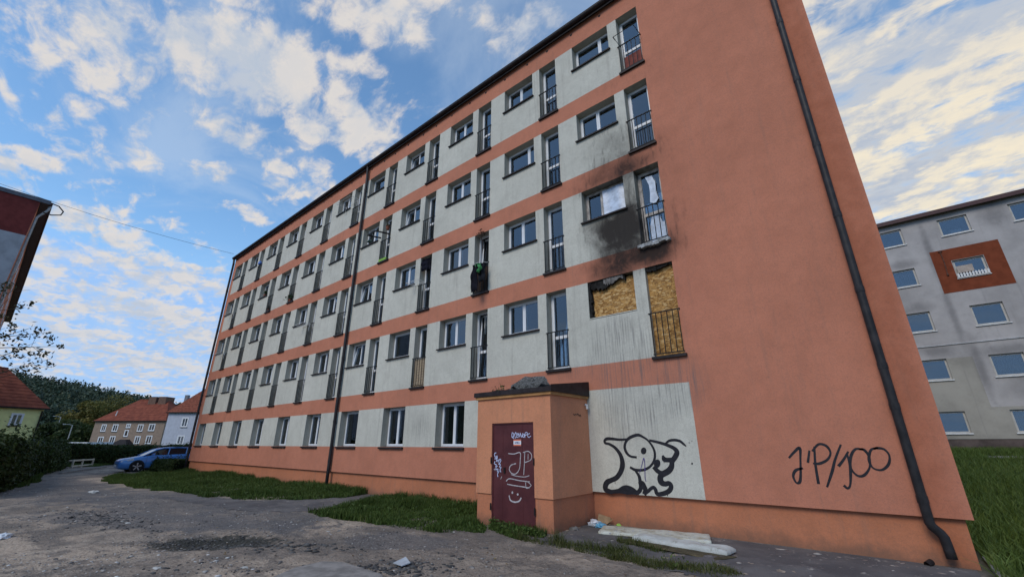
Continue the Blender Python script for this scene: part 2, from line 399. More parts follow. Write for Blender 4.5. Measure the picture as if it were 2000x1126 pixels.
gx, gy = CAM_LOC[0]+RR*np.cos(AA), CAM_LOC[1]+RR*np.sin(AA)
V = np.stack([gx, gy, ground_z(gx, gy)], -1).reshape(-1, 3)
ii, jj = np.meshgrid(np.arange(nr-1), np.arange(na), indexing='ij')
F = np.stack([ii*na+jj, (ii+1)*na+jj, (ii+1)*na+(jj+1)%na, ii*na+(jj+1)%na], -1).reshape(-1, 4)
t = NT('worn_yard_gravel')
nb = t.noise(.30, 6, .6, loc=(3, 1, 0), dist=.6); nm = t.noise(1.5, 7, .66, sc=(1, 1.25, 1)); nf = t.noise(22, 5, .75); ng = t.noise(70, 3, .7)
c = t.mix(t.ss(nb, .38, .64), (.235, .195, .160), (.500, .395, .300))
c = t.mix(t.math('MULTIPLY', t.ss(nm, .44, .60), .78), c, (.160, .138, .120))
c = t.mix(t.math('MULTIPLY', t.ss(t.noise(.8, 5, .6, loc=(9, 4, 0)), .55, .72), .55), c, (.560, .460, .360))
for cc, r, rot in (((-17.5,-5.0,0),(9.5,2.6,9),.1),((-14.9,-2.2,0),(2.2,4.2,9),0),((-8.0,-3.9,0),(1.6,.9,9),.3),((-14.5,-6.2,0),(6,1.3,9),.45),((-29,-7.0,0),(14,3.0,9),.05)):
    m = t.math('MULTIPLY', t.ss(t.math('ADD', t.blob(cc, r, (0,0,rot)), t.math('MULTIPLY', t.math('SUBTRACT', nm, .5), 1.2)), .18, .45), .62)
    c = t.mix(m, c, (.150, .143, .142))
pm = t.ss(t.math('ADD', t.blob((*PIT, 0), (1.8, .80, 9), (0, 0, .64)), t.math('MULTIPLY', t.math('SUBTRACT', t.noise(6, 5, .7), .5), 1.1)), .22, .45)
c = t.mix(t.math('MULTIPLY', pm, .9), c, t.mix(t.ss(nf, .45, .65), (.020, .022, .020), (.055, .062, .048)))
# small chips and pebbles in the surface
v1 = t.vor(24); cs = t.vor(24, out='Color'); spx = t.n('ShaderNodeSeparateColor'); t.l(cs, spx.inputs[0])
pick = t.math('MULTIPLY', t.ss(spx.outputs[0], .82, .9), t.ss(v1, .34, .18))
c = t.mix(t.math('MULTIPLY', pick, .65), c, t.mix(spx.outputs[1], (.10, .095, .09), (.42, .40, .37)))
c = t.mix(t.math('MULTIPLY', t.ss(nf, .48, .66), .75), c, t.mix(1, c, (.42, .41, .40), 'MULTIPLY'))
n9 = t.noise(8, 6, .72, sc=(1, 1.4, 1)); c = t.mix(t.math('MULTIPLY', t.ss(n9, .50, .66), .6), c, t.mix(1, c, (.52, .50, .48), 'MULTIPLY'))
c = t.mix(t.math('MULTIPLY', t.ss(ng, .55, .75), .45), c, t.mix(1, c, (1.5, 1.48, 1.45), 'MULTIPLY'))
# lawns and meadow away from the yard
sp = t.n('ShaderNodeSeparateXYZ'); t.l(t.P, sp.inputs[0])
law = t.math('MAXIMUM', t.ss(sp.outputs[0], -.20, .15), t.math('MAXIMUM', t.ss(sp.outputs[0], -58, -64), t.ss(sp.outputs[1], 6, 14)))
lc = t.mix(t.ss(nm, .35, .65), (.030, .045, .016), (.052, .080, .026))
c = t.mix(law, c, lc)
t.bump(t.math('ADD', t.math('MULTIPLY_ADD', nf, .8, t.math('MULTIPLY', n9, 1.6)), t.math('ADD', t.math('MULTIPLY', ng, .4), t.math('MULTIPLY', v1, -.5))), .8, .03)
G_MAT = t.fin(c, .93, .2)
ground = struct(link('ground', np_mesh('ground', V, F, G_MAT, smooth=True)))

def sheet(name, outline, mat, lift=.006, step=.12, wob=.10, seed=1):
    """a paved sheet that follows the ground, with a ragged edge"""
    P = np.array(outline, float); x0, y0 = P.min(0)-.2; x1, y1 = P.max(0)+.2
    xs = np.arange(x0, x1, step); ys = np.arange(y0, y1, step); X, Y = np.meshgrid(xs, ys, indexing='ij')
    wx = X + (fbm(X, Y, 1.4, seed)-.5)*wob*4; wy = Y + (fbm(X, Y, 1.4, seed+5)-.5)*wob*4
    ins = np.zeros(X.shape, bool); n = len(P)
    for i in range(n):
        a, b = P[i], P[(i+1) % n]
        cnd = ((a[1] > wy) != (b[1] > wy)) & (wx < (b[0]-a[0])*(wy-a[1])/(b[1]-a[1]+1e-12)+a[0]); ins ^= cnd
    idx = -np.ones(X.shape, int); use = np.zeros(X.shape, bool)
    cell = ins[:-1, :-1] & ins[1:, :-1] & ins[1:, 1:] & ins[:-1, 1:]
    for dx in (0, 1):
        for dy in (0, 1): use[dx:dx+cell.shape[0], dy:dy+cell.shape[1]] |= cell
    idx[use] = np.arange(use.sum())
    V = np.stack([X[use], Y[use], ground_z(X[use], Y[use])+lift], -1)
    ci, cj = np.nonzero(cell)
    F = np.stack([idx[ci, cj], idx[ci+1, cj], idx[ci+1, cj+1], idx[ci, cj+1]], -1)
    return struct(link(name, np_mesh(name, V, F, mat, smooth=True)))
t = NT('old_asphalt'); a1 = t.noise(1.1, 6, .65); a2 = t.noise(30, 4, .7); a3 = t.noise(5, 6, .72, loc=(5, 5, 5))
c = t.mix(t.ss(a1, .35, .7), (.085, .079, .080), (.150, .138, .132))
c = t.mix(t.math('MULTIPLY', t.ss(a3, .58, .68), .8), c, (.27, .24, .215))
c = t.mix(t.math('MULTIPLY', t.ss(a2, .5, .75), .5), c, (.13, .128, .13))
t.bump(t.math('ADD', a2, t.math('MULTIPLY', a3, .7)), .7, .02); ASPH = t.fin(c, .9, .25)
sheet('asphalt_apron', [(-6.9,-2.15),(-6.2,-1.75),(-6.2,.05),(-.1,.05),(-.12,-.9),(-1.8,-2.2),(-3.2,-2.75),(-4.5,-2.5),(-5.6,-2.35)], ASPH, .007, .06, .04, 2)
sheet('asphalt_path', [(-16.6,.05),(-13.6,.05),(-13.1,-1.6),(-12.8,-3.3),(-14.5,-4.4),(-20.5,-5.0),(-19.2,-3.9),(-16.6,-3.3),(-15.4,-2.2),(-15.2,-.9)], ASPH, .006, .10, .06, 4)

# ------------------------------------------------------------------ main block of flats
P_ = 2.9515; NB = 11
WL, WR, DL, DR = -5.958, -4.663, -4.358, -3.685
ZT, ZB, ZTG, ZSG, ZO, ZS = 5.381, 3.181, 2.570, 1.237, .304, 4.385
GWL, GWR, ZTOP, XL = -5.886, -4.587, 14.573, -35.992
SH = 2.8; RV = .25; DEPTH = 10.8
CL, CR = WL-10*P_, DR
block = thing('apartment_block', 'long five storey orange and cream apartment block with soot round a boarded window', 'apartment building')
wb = MB()      # 0 orange 1 cream 2 room 3 roof
def strip(z0, z1, openings, cream=None, y=0.0):
    """one horizontal strip of the front wall; openings = list of (x0, x1)"""
    xs = sorted(set([XL, 0.0] + [v for o in openings for v in o] + (list(cream) if cream else [])))
    for a, b in zip(xs[:-1], xs[1:]):
        mid = (a+b)/2
        if any(o[0] < mid < o[1] for o in openings): continue
        wb.quad((a, y, z0), (b, y, z0), (b, y, z1), (a, y, z1), 1 if cream and cream[0] < mid < cream[1] else 0)
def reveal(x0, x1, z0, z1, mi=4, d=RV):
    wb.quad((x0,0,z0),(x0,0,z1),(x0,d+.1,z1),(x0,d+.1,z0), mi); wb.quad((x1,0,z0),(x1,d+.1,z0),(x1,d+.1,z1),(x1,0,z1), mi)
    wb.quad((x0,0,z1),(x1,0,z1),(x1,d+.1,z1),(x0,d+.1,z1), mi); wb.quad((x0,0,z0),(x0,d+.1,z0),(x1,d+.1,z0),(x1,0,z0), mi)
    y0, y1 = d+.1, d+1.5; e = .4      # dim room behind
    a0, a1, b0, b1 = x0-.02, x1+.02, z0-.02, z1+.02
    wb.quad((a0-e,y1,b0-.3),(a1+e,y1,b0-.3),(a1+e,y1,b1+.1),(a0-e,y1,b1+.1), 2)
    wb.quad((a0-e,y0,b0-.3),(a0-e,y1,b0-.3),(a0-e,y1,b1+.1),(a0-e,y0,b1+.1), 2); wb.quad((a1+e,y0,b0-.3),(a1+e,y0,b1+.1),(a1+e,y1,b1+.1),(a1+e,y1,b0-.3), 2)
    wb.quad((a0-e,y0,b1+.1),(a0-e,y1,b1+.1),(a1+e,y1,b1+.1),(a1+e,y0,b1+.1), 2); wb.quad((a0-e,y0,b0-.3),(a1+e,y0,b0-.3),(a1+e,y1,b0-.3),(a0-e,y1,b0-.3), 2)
gw = [(GWL-(b-1)*P_, GWR-(b-1)*P_) for b in range(3, NB+1)]
strip(ZO, ZSG, [], (-6.2, CR)); strip(ZSG, ZTG, gw, (CL, CR)); strip(ZTG, ZB, [])
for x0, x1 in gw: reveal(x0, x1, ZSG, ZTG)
for k in range(4):
    z = SH*k; ws = [(WL-b*P_, WR-b*P_) for b in range(NB)]; ds = [(DL-b*P_, DR-b*P_) for b in range(NB)]
    strip(ZB+z, ZS+z, ds, (CL, CR)); strip(ZS+z, ZT+z, ws+ds, (CL, CR))
    strip(ZT+z, ZB+SH+z if k < 3 else ZTOP, [])
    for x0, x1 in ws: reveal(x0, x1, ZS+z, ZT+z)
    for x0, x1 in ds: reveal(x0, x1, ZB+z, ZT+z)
wb.quad((XL,0,ZO),(XL,DEPTH,ZO),(XL,DEPTH,ZTOP),(XL,0,ZTOP)); wb.quad((0,0,ZO),(0,0,ZTOP),(0,DEPTH,ZTOP),(0,DEPTH,ZO))
wb.quad((XL,DEPTH,ZO),(0,DEPTH,ZO),(0,DEPTH,ZTOP),(XL,DEPTH,ZTOP)); wb.quad((XL,0,ZO),(0,0,ZO),(0,DEPTH,ZO),(XL,DEPTH,ZO))
wb.build('wall', [ORANGE, CREAM, ROOM, ROOFING, facade('shaded_reveal_stucco', (.430, .405, .335), .6)], block)  # reveals coloured darker and warmer than the wall to imitate shade and bounce
MB().box(XL+.09, -.09, .085, DEPTH-.09, -.7, ZO-.002).build('plinth', PLINTH, block)
MB().box(XL-.10, .10, -.12, DEPTH+.12, ZTOP+.002, ZTOP+.16).build('roof', ROOFING, block)
g = MB(); ga = [(XL-.12, 0), (.12, 0)]
prof = [(-.12, .07)] + [(-.205+.095*math.cos(a), .05-.095*math.sin(a)) for a in np.linspace(0, math.pi, 9)] + [(-.305, .07), (-.29, .07)] + [(-.205+.08*math.cos(a), .05-.08*math.sin(a)) for a in np.linspace(math.pi, 0, 9)]
pz = ZTOP+.02
g.loft([[(x, py+.045, pz+q) for py, q in prof] for x in (XL-.12, .12)]); g.build('gutter', BROWNM, block, smooth=False)
fa = MB(); fa.box(XL-.1, .1, -.125, -.121, ZTOP-.10, ZTOP+.20); fa.build('fascia', BROWNM, block)
# small vents under the eaves
vm = MB(); vm.tube([(0,-.004,0),(0,.02,0)], .045, 10, 0); vm_me = vm.mesh('vent', DARKM)
vr = MB(); vr.tube([(0,-.012,0),(0,.02,0)], .07, 10, 0); vr_me = vr.mesh('vent_ring', simple('pale_vent_ring', (.40, .33, .28), .7))
for b in range(NB):
    for k in range(3):
        x = -4.87-b*P_-k*1.075 + (0 if k < 2 else .08)
        if x < XL+.4: continue
        o = link('vent', vm_me, block, (x, -.001, 14.36))
# downpipes
def downpipe(x, pts, r=.055, joints=()):
    m = MB(); m.tube(pts, r, 14); o = m.build('downpipe', PIPE, block, smooth=True)
    for z in joints:
        y = -.10
        MB().tube([(x, y, z-.05), (x, y, z+.05)], r+.006, 12).build('pipe_collar', PIPE, o)
        MB().box(x-.015, x+.015, y+.02, .03, z-.09, z-.065).build('bracket', DARKM, o)
XR_ = -.495
downpipe(XR_, [(XR_,-.14,14.58),(XR_,-.12,14.3),(XR_,-.10,13.9),(XR_,-.10,8),(XR_,-.10,.42),(XR_,-.10,.24),(XR_+.015,-.085,.19),(XR_+.09,-.045,.10),(XR_+.115,-.03,.05),(XR_+.125,-.03,-.10),(XR_+.13,-.04,-.22)], .064, (.55, 1.9, 2.55, 3.9, 5.4, 7.0, 8.7, 10.4, 12.1, 13.4))
XM_ = -17.95
downpipe(XM_, [(XM_,-.14,14.58),(XM_,-.12,14.3),(XM_,-.10,13.9),(XM_,-.10,2.2),(XM_,-.10,.5),(XM_,-.10,-.5)], .062, (.7, 2.2, 4.8, 7.6, 10.4, 13.2))
XC_ = XL-.01
downpipe(XC_, [(XC_,-.14,14.58),(XC_,-.10,14.2),(XC_,-.10,7),(XC_,-.10,.4),(XC_,-.08,-.4)], .07, (3, 6, 9, 12))

# --- windows: local origin at lower left of the opening on the wall plane, y inwards
def ring(m, x0, x1, z0, z1, t_, y0, y1, mi=0):
    m.box(x0, x1, y0, y1, z0, z0+t_, mi); m.box(x0, x1, y0, y1, z1-t_, z1, mi)
    m.box(x0, x0+t_, y0, y1, z0+t_, z1-t_, mi); m.box(x1-t_, x1, y0, y1, z0+t_, z1-t_, mi)
cache = {}
def get(key, fn):
    if key not in cache: cache[key] = fn()
    return cache[key]
def wave_strip(x0, x1, z0, z1, y, amp=.02, k=9):
    m = MB(); n = max(6, int((x1-x0)*40)); ph = random.random()*6
    for i in range(n):
        a, b = x0+(x1-x0)*i/n, x0+(x1-x0)*(i+1)/n
        f = lambda q: y+amp*math.sin(q*k*2*math.pi+ph)+amp*.5*math.sin(q*k*5+1+ph)
        m.quad((a, f(a), z0), (b, f(b), z0), (b, f(b), z1), (a, f(a), z1))
    return m
def sash_me(w_, h_, mat):
    m = MB(); ring(m, 0, w_, 0, h_, .052, 0, .05); return m.mesh('sash', mat)
def pane_me(w_, h_): return MB().box(.045, w_-.045, .02, .034, .045, h_-.045).mesh('pane', GLASS)
def make_window(x, z, w_, h_, kind='double', frame=PVC, sill=True, curtain=None, parent=block, split=.47, tilt=False, y=RV, sillmat=BROWNM, name='window', sill_t=.045):
    fr = get(('f', w_, h_, frame.name, y), lambda: (lambda m: (ring(m, 0, w_, 0, h_, .05, y, y+.07), m)[1].mesh('window_frame', frame))(MB()))
    o = link(name, fr, parent, (x, 0 if parent is block else 0, z))
    iw, ih = w_-.08, h_-.08
    xs = [(.04, .04+iw)] if kind == 'single' else [(.04, .04+iw*split-.002), (.04+iw*split+.002, .04+iw)]
    for i, (a, b) in enumerate(xs):
        wd = b-a
        s = link('sash', get(('s', round(wd, 3), ih, frame.name), lambda: sash_me(wd, ih, frame)), o, (a, y-.012, .04))
        p = link('pane', get(('p', round(wd, 3), ih), lambda: pane_me(wd, ih)), o, (a, y-.012, .04))
        if tilt and i == 0:
            for q in (s, p): q.rotation_euler = (R(-9), 0, 0)
    if sill:
        sm = get(('sill', w_, y, sillmat.name, sill_t), lambda: (lambda m: m.add([(-.05,-.07,-sill_t-.01),(w_+.05,-.07,-sill_t-.01),(w_+.05,y,-.012),(-.05,y,-.012),(-.05,-.07,.0-.015),(w_+.05,-.07,-.015),(w_+.05,y,.012),(-.05,y,.012)],
             [(0,3,2,1),(4,5,6,7),(0,1,5,4),(1,2,6,5),(2,3,7,6),(3,0,4,7)]).mesh('sill', sillmat))(MB()))
        link('sill', sm, o)
    if curtain:
        a, b, mt, z0 = curtain
        wave_strip(.03+a*(w_-.06), .03+b*(w_-.06), z0*h_, h_-.03, y+.16).build('curtain', mt, o)
    return o
def make_door(x, z, w_, h_, frame=PVC, sill=True, curtain=None, y=RV, tilt=False, lower_panel=None, parent=block):
    fr = get(('df', w_, h_, frame.name), lambda: (lambda m: (ring(m, 0, w_, 0, h_, .045, y, y+.07), m)[1].mesh('balcony_door', frame))(MB()))
    o = link('balcony_door', fr, parent, (x, 0, z))
    def leaf():
        m = MB(); m.box(0, .062, 0, .05, 0, h_-.07); m.box(w_-.132, w_-.07, 0, .05, 0, h_-.07)
        m.box(.062, w_-.132, 0, .05, 0, .075); m.box(.062, w_-.132, 0, .05, h_-.135, h_-.07); m.box(.062, w_-.132, 0, .05, .84, .925)
        return m.mesh('door_leaf', frame)
    l = link('door_leaf', get(('leaf', w_, h_, frame.name), leaf), o, (.035, y-.012, .035))
    u = link('pane', get(('du', w_, h_), lambda: MB().box(.058, w_-.128, .02, .034, .92, h_-.13).mesh('pane', GLASS)), o, (.035, y-.012, .035))
    d = link('pane', get(('dd', w_, h_), lambda: MB().box(.058, w_-.128, .02, .034, .07, .845).mesh('pane', lower_panel or GLASS)) if not lower_panel else MB().box(.058, w_-.128, .02, .034, .07, .845).mesh('pane', lower_panel), o, (.035, y-.012, .035))
    hd = link('handle', get('dh', lambda: MB().box(0, .02, -.04, 0, 0, .11).mesh('handle', PVC)), o, (w_-.09, y-.012, 1.0))
    if tilt:
        for q in (l, u, d): q.rotation_euler = (R(-4.5), 0, 0)
    if sill:
        sm = get(('dsill', w_), lambda: MB().box(-.05, w_+.05, -.07, y, -.055, .004).mesh('sill', BROWNM)); link('sill', sm, o)
    if curtain:
        a, b, mt, z0 = curtain; wave_strip(.04+a*(w_-.08), .04+b*(w_-.08), z0*h_, h_-.04, y+.16).build('curtain', mt, o)
    return o
DW = DR-DL; RH = 1.035
rail_me = (lambda m: (m.box(-.03, DW+.03, -.035, -.005, RH-.022, RH), m)[1].mesh('railing', DARKM))(MB())
low_me = MB().box(-.012, DW+.012, -.03, -.010, .05, .072).mesh('lower_rail', DARKM)
bar_me = MB().box(-.0085, .0085, -.0285, -.0115, .072, RH-.022).mesh('bar', DARKM)
def railing(x, z):
    o = link('railing', rail_me, block, (x, 0, z)); link('lower_rail', low_me, o)
    for i in range(6): link('bar', bar_me, o, (.012+(DW-.024)*i/5, 0, 0))
    return o
random.seed(11)
TILT = {(5,1),(4,3),(4,4),(5,2)} ; SINGLE = {(4,1),(5,4),(2,3)}
for k in range(1, 5):
    z = SH*(k-1)
    for b in range(1, NB+1):
        xw, xd = WL-(b-1)*P_, DL-(b-1)*P_
        r = random.random()
        cur = None
        if r < .18: cur = (0, 1, CURTAIN, .02)
        elif r < .36: cur = (0, .46, random.choice([CURTAIN, CURTAIN2, CURTAIN3]), .02)
        elif r < .5: cur = (.6, 1, random.choice([CURTAIN, CURTAIN3]), .02)
        if (b, k) == (4, 1): cur = (0, 1, CURTAIN, .02)
        r = random.random(); dcur = (0, 1, random.choice([CURTAIN, CURTAIN2]), .04) if r < .22 else ((0, .5, CURTAIN3, .03) if r < .36 else None)
        if (b, k) == (1, 1): pass
        elif (b, k) == (1, 2): make_window(xw, ZS+z, WR-WL, ZT-ZS, frame=PVC_SOOT, split=.40)
        elif (b, k) == (2, 3): make_window(xw, ZS+z, WR-WL, ZT-ZS, split=.72)
        elif (b, k) == (1, 4): make_window(xw, ZS+z, WR-WL, ZT-ZS, split=.70)
        else: make_window(xw, ZS+z, WR-WL, ZT-ZS, 'single' if (b, k) in SINGLE else 'double', tilt=(b, k) in TILT, curtain=cur)
        if (b, k) == (1, 1): pass
        elif (b, k) == (1, 2): make_door(xd, ZB+z, DW, ZT-ZB, PVC_SOOT, sill=False)
        else: make_door(xd, ZB+z, DW, ZT-ZB, curtain=dcur, tilt=(b, k) in {(3,1),(3,2)})
        railing(xd, ZB+z)
for b in range(3, NB+1):
    r = random.random()
    cur = (0, 1, CURTAIN, .02) if b in (5, 8) else ((0, 1, CURTAIN3, .02) if b == 3 else None)
    make_window(GWL-(b-1)*P_, ZSG, GWR-GWL, ZTG-ZSG, 'single' if b in (5, 10, 11) else 'double', curtain=cur, y=.27, sill_t=.06)

# --- the burnt flat: chipboard in the openings
t = NT('oriented_strand_board')
vo = t.n('ShaderNodeTexVoronoi'); vo.inputs['Scale'].default_value = 15; vv_ = t.map(rot=(0, .5, 0), sc=(1, 1, 1.7))
dn = t.noise(9, 3, .6, color=True); ad = t.n('ShaderNodeVectorMath', operation='MULTIPLY_ADD'); t.l(dn, ad.inputs[0]); ad.inputs[1].default_value = (.7, .1, .7); t.l(vv_, ad.inputs[2])
t.l(ad.outputs[0], vo.inputs['Vector']); sc_ = t.n('ShaderNodeSeparateColor'); t.l(vo.outputs['Color'], sc_.inputs[0])
vo2 = t.n('ShaderNodeTexVoronoi'); vo2.inputs['Scale'].default_value = 13; t.l(t.map(rot=(0, .9, 0), sc=(1, 1, 2.6)), vo2.inputs['Vector']); sc2 = t.n('ShaderNodeSeparateColor'); t.l(vo2.outputs['Color'], sc2.inputs[0])
c = t.mix(sc_.outputs[0], (.20, .090, .020), (.56, .32, .105)); c = t.mix(t.math('MULTIPLY', t.ss(sc2.outputs[1], .72, .95), .7), c, (.66, .46, .22)); c = t.mix(t.math('MULTIPLY', t.ss(sc2.outputs[2], .8, .95), .7), c, (.18, .09, .03))
t.bump(sc_.outputs[0], .4, .004); OSB = t.fin(c, .75, .25)
CHAR = simple('charred_plaster', (.020, .019, .018), .9, .2, .6, 9, bump=.6, bscale=30)
def osb(x, z, w_, h_, y=.12):
    return bevel(MB().box(x, x+w_, y, y+.018, z, z+h_).build('chipboard_panel', OSB, block), .003, 1)
o = osb(WL+.06, ZS-.02, WR-WL-.06, ZT-ZS-.02, .14); o['label'] = 'chipboard panel closing the burnt window'
o = osb(DL+.0, ZB+.02, DW, 1.10, .12); o['label'] = 'lower chipboard panel closing the burnt balcony door'
o = osb(DL+.0, ZB+1.123, DW, ZT-ZB-1.16, .125); o['label'] = 'upper chipboard panel closing the burnt balcony door'
MB().box(DL-.05, DR+.05, -.07, .12, ZB-.055, ZB+.004).build('sill', BROWNM, block)
# scorched lintel and jambs hanging in ragged pieces
def ragged(x0, x1, z_top, depth, y0, y1, seed, mat, name):
    rr = random.Random(seed); m = MB(); n = 26; low = []
    for i in range(n+1):
        q = i/n; low.append(z_top - depth*(.25+.75*abs(math.sin(q*3.0+.6))*(.55+.45*rr.random())))
    for i in range(n):
        a, b = x0+(x1-x0)*i/n, x0+(x1-x0)*(i+1)/n; ya, yb = y0+.02*rr.random(), y0+.02*rr.random()
        m.add([(a,ya,z_top),(b,yb,z_top),(b,yb,low[i+1]),(a,ya,low[i]),(a,y1,z_top),(b,y1,z_top),(b,y1,low[i+1]),(a,y1,low[i])],
              [(0,3,2,1),(4,5,6,7),(3,7,6,2)])
    return m.build(name, mat, block)
ragged(WL+.004, WR-.25, ZT-.002, .30, .035, .13, 3, CHAR, 'burnt_lintel')
ragged(WL+.45, WR-.30, ZT-.004, .22, .020, .034, 9, simple('bare_grey_plaster', (.20, .19, .18), .9, .1, .5, 7, bump=.5), 'loose_plaster')
ragged(DL+.003, DR-.003, ZT-.002, .13, .03, .115, 5, CHAR, 'burnt_lintel')
m = MB()
for i in range(14):
    z0 = ZS + (ZT-ZS)*i/14; m.box(WL+.002, WL+.05+.05*random.random(), .01+.02*random.random(), .138, z0, z0+(ZT-ZS)/14)
m.build('burnt_jamb', CHAR, block)
m = MB(); m.box(WL-.01, WR+.01, .0, .14, ZS-.035, ZS-.021); m.build('broken_sill_bed', simple('raw_mortar', (.30, .29, .28), .95, .1, .4, 12, bump=.6), block)
# second floor over the fire: plastic sheet in the window, junk behind the balcony glass, broken sill
SHEETM = simple('blue_white_plastic_sheet', (.52, .60, .72), .35, .5, .25, 5, bump=.8, bscale=7)
z2 = SH
wave_strip(WL+.56, WR-.10, ZS+z2+.07, ZT+z2-.08, RV-.03, .012, 2).build('plastic_sheet', SHEETM, block)
def patch(name, pts, mat, y):
    m = MB(); n = len(pts); m.add([(px, y, pz) for px, pz in pts]+[(px, y+.012, pz) for px, pz in pts], [tuple(range(n))[::-1], tuple(range(n, 2*n))]+[(i, (i+1) % n, n+(i+1) % n, n+i) for i in range(n)]); return m.build(name, mat, block)
zz = ZB+z2
patch('torn_sheet', [(DL+.22,zz+2.02),(DL+.40,zz+2.0),(DL+.47,zz+1.78),(DL+.46,zz+1.5),(DL+.50,zz+1.28),(DL+.40,zz+1.16),(DL+.27,zz+1.24),(DL+.30,zz+1.5),(DL+.30,zz+1.75)], SHEETM, RV-.035)
patch('torn_sheet', [(DL+.16,zz+.12),(DL+.20,zz+.55),(DL+.26,zz+.82),(DL+.46,zz+.80),(DL+.52,zz+.60),(DL+.60,zz+.58),(DL+.62,zz+.10)], SHEETM, RV-.035)
m = MB(); rr = random.Random(4)
for i in range(9):
    a = DL-.06+i*.088; m.obox((a+.04, -.02+.02*rr.random(), zz-.045-.03*rr.random()+ (.02 if i > 5 else 0)), (.05,0,.01*rr.random()), (0,.10,0), (0,0,.03+.02*rr.random()))
m.build('broken_sill', simple('broken_concrete', (.30, .31, .31), .95, .1, .35, 14, bump=.6), block)

# --- paint on the walls: graffiti strokes as thin raised ribbons
def smooth_line(pts, n=10):
    P = [np.array(p, float) for p in pts]
    if len(P) < 3: return P
    out = []
    for i in range(len(P)-1):
        p0, p1, p2, p3 = P[max(i-1,0)], P[i], P[i+1], P[min(i+2, len(P)-1)]
        for s in range(n):
            q = s/n; out.append(.5*((2*p1)+(-p0+p2)*q+(2*p0-5*p1+4*p2-p3)*q*q+(-p0+3*p1-3*p2+p3)*q**3))
    out.append(P[-1]); return out
def stroke(m, pts, wid, to3, off, n=8):
    """pts 2D (+ optional own width) in drawing units, to3 maps to a plane point; off = outward vector"""
    P = [(p[0], p[1], p[2] if len(p) > 2 else wid) for p in pts]; L = smooth_line(P, n)
    Q = [np.array(to3(p[0], p[1])) for p in L]; e = [np.linalg.norm(np.array(to3(p[0]+1, p[1]))-q) for p, q in zip(L, Q)]
    nrm = np.array(off)/np.linalg.norm(off); vs = []
    for i, q in enumerate(Q):
        tn = Q[min(i+1, len(Q)-1)]-Q[max(i-1, 0)]; tn = tn/(np.linalg.norm(tn)+1e-9); sd_ = np.cross(tn, nrm); hw = L[i][2]*e[i]/2
        if i == 0: q = q-tn*hw*.5
        if i == len(Q)-1: q = q+tn*hw*.5
        vs += [q+sd_*hw+off, q-sd_*hw+off]
    m.add(vs, [(2*i, 2*i+1, 2*i+3, 2*i+2) for i in range(len(Q)-1)])
def disc(m, cx, cy, rx, ry, to3, off, n=20, rot=0):
    vs = [np.array(to3(cx, cy))+off]
    for k in range(n):
        a = 2*math.pi*k/n; x, y = rx*math.cos(a), ry*math.sin(a); vs.append(np.array(to3(cx+x*math.cos(rot)-y*math.sin(rot), cy+x*math.sin(rot)+y*math.cos(rot)))+off)
    m.add(vs, [(0, 1+k, 1+(k+1) % n) for k in range(n)])
def spray(name, col):
    t = NT(name); n = t.noise(14, 5, .7); return t.fin(t.mix(t.ss(n, .35, .75), col, sh(col, 1.9)), .6, .3)
BLACKP = spray('black_spray_paint', (.012, .012, .016)); PURP = spray('violet_marker', (.06, .045, .16)); WHITEPT = simple('white_marker', (.44, .41, .42), .6, .3, .25, 20)
tw = lambda u, v: on_y(1150+u/6.624, 820+v/6.624, 0.0)
m = MB(); lay = [0]
def S(pts, wid):
    lay[0] += 1; pts = [(p[0], p[1], p[2]*1.4) if len(p) > 2 else p for p in pts]; stroke(m, pts, wid, tw, np.array([0, -.002-.00015*lay[0], 0]))
S([(500,245,18),(400,250,20),(300,240,24),(235,240,26),(205,265,22),(215,295,20),(270,310,22),(340,355,26),(400,430,32),(430,510,40),(435,590,46),(410,670,42),(360,740,40),(290,775,38),(240,800,44),(215,850,46),(225,900,42),(290,925,36)], 20)
S([(270,925,30),(380,915,36),(450,900,64),(500,900,74),(560,910,60),(610,930,40),(640,940,30)], 40)
S([(600,650,16),(650,720,28),(665,800,32),(672,870,34),(655,915,36),(612,945,30)], 28)
S([(650,815,22),(690,815,44),(715,860,48),(735,905,44),(722,945,40)], 44)
S([(722,945,30),(770,915,28),(800,885,28),(840,868,30),(865,900,34),(880,945,34),(920,955,36),(1000,935,40),(1050,900,42),(1065,850,42),(1040,815,40),(985,822,44),(940,800,56),(925,750,54),(945,705,50),(1030,655,52),(1070,600,48),(1080,530,44),(1120,470,46),(1140,410,46),(1100,360,36),(1000,315,28),(900,285,24),(790,260,20)], 30)
S([(615,477,18),(540,465,20),(490,420,24),(465,350,24),(480,280,22),(530,225,26),(630,190,26),(700,215,20),(770,265,18),(830,350,20),(855,430,22),(845,520,22),(800,590,20),(740,630,22),(680,645,22),(600,640,24),(540,610,20)], 20)
S([(850,610,40),(890,655,40),(940,680,36),(1000,665,34),(1040,640,30)], 36); S([(960,460,20),(975,500,46),(1010,512,40),(1060,512,40)], 36)
S([(995,300,16),(1040,265,22),(1110,255,24),(1180,270,24),(1230,310,20),(1256,333,12)], 20)
for q in ((710,395,36,45,.1),(885,560,42,56,.15),(1337,560,11,13,0),(1335,268,5,5,0),(1300,290,9,5,.3)):
    lay[0] += 1; disc(m, q[0], q[1], q[2], q[3], tw, np.array([0, -.002-.00015*lay[0], 0]), rot=q[4])
for dx, dl in ((985,40),(1015,52),(1020,35),(340,60),(430,30),(972,60)): S([(dx, 955 if dx > 900 and dx != 972 else 790 if dx == 340 else 265 if dx == 430 else 520), (dx+2, (955 if dx > 900 and dx != 972 else 790 if dx == 340 else 265 if dx == 430 else 520)+dl*.5)], 5)
o = m.build('graffiti', BLACKP, block); o['label'] = 'thick black outline graffiti of a creature on the pale patch'
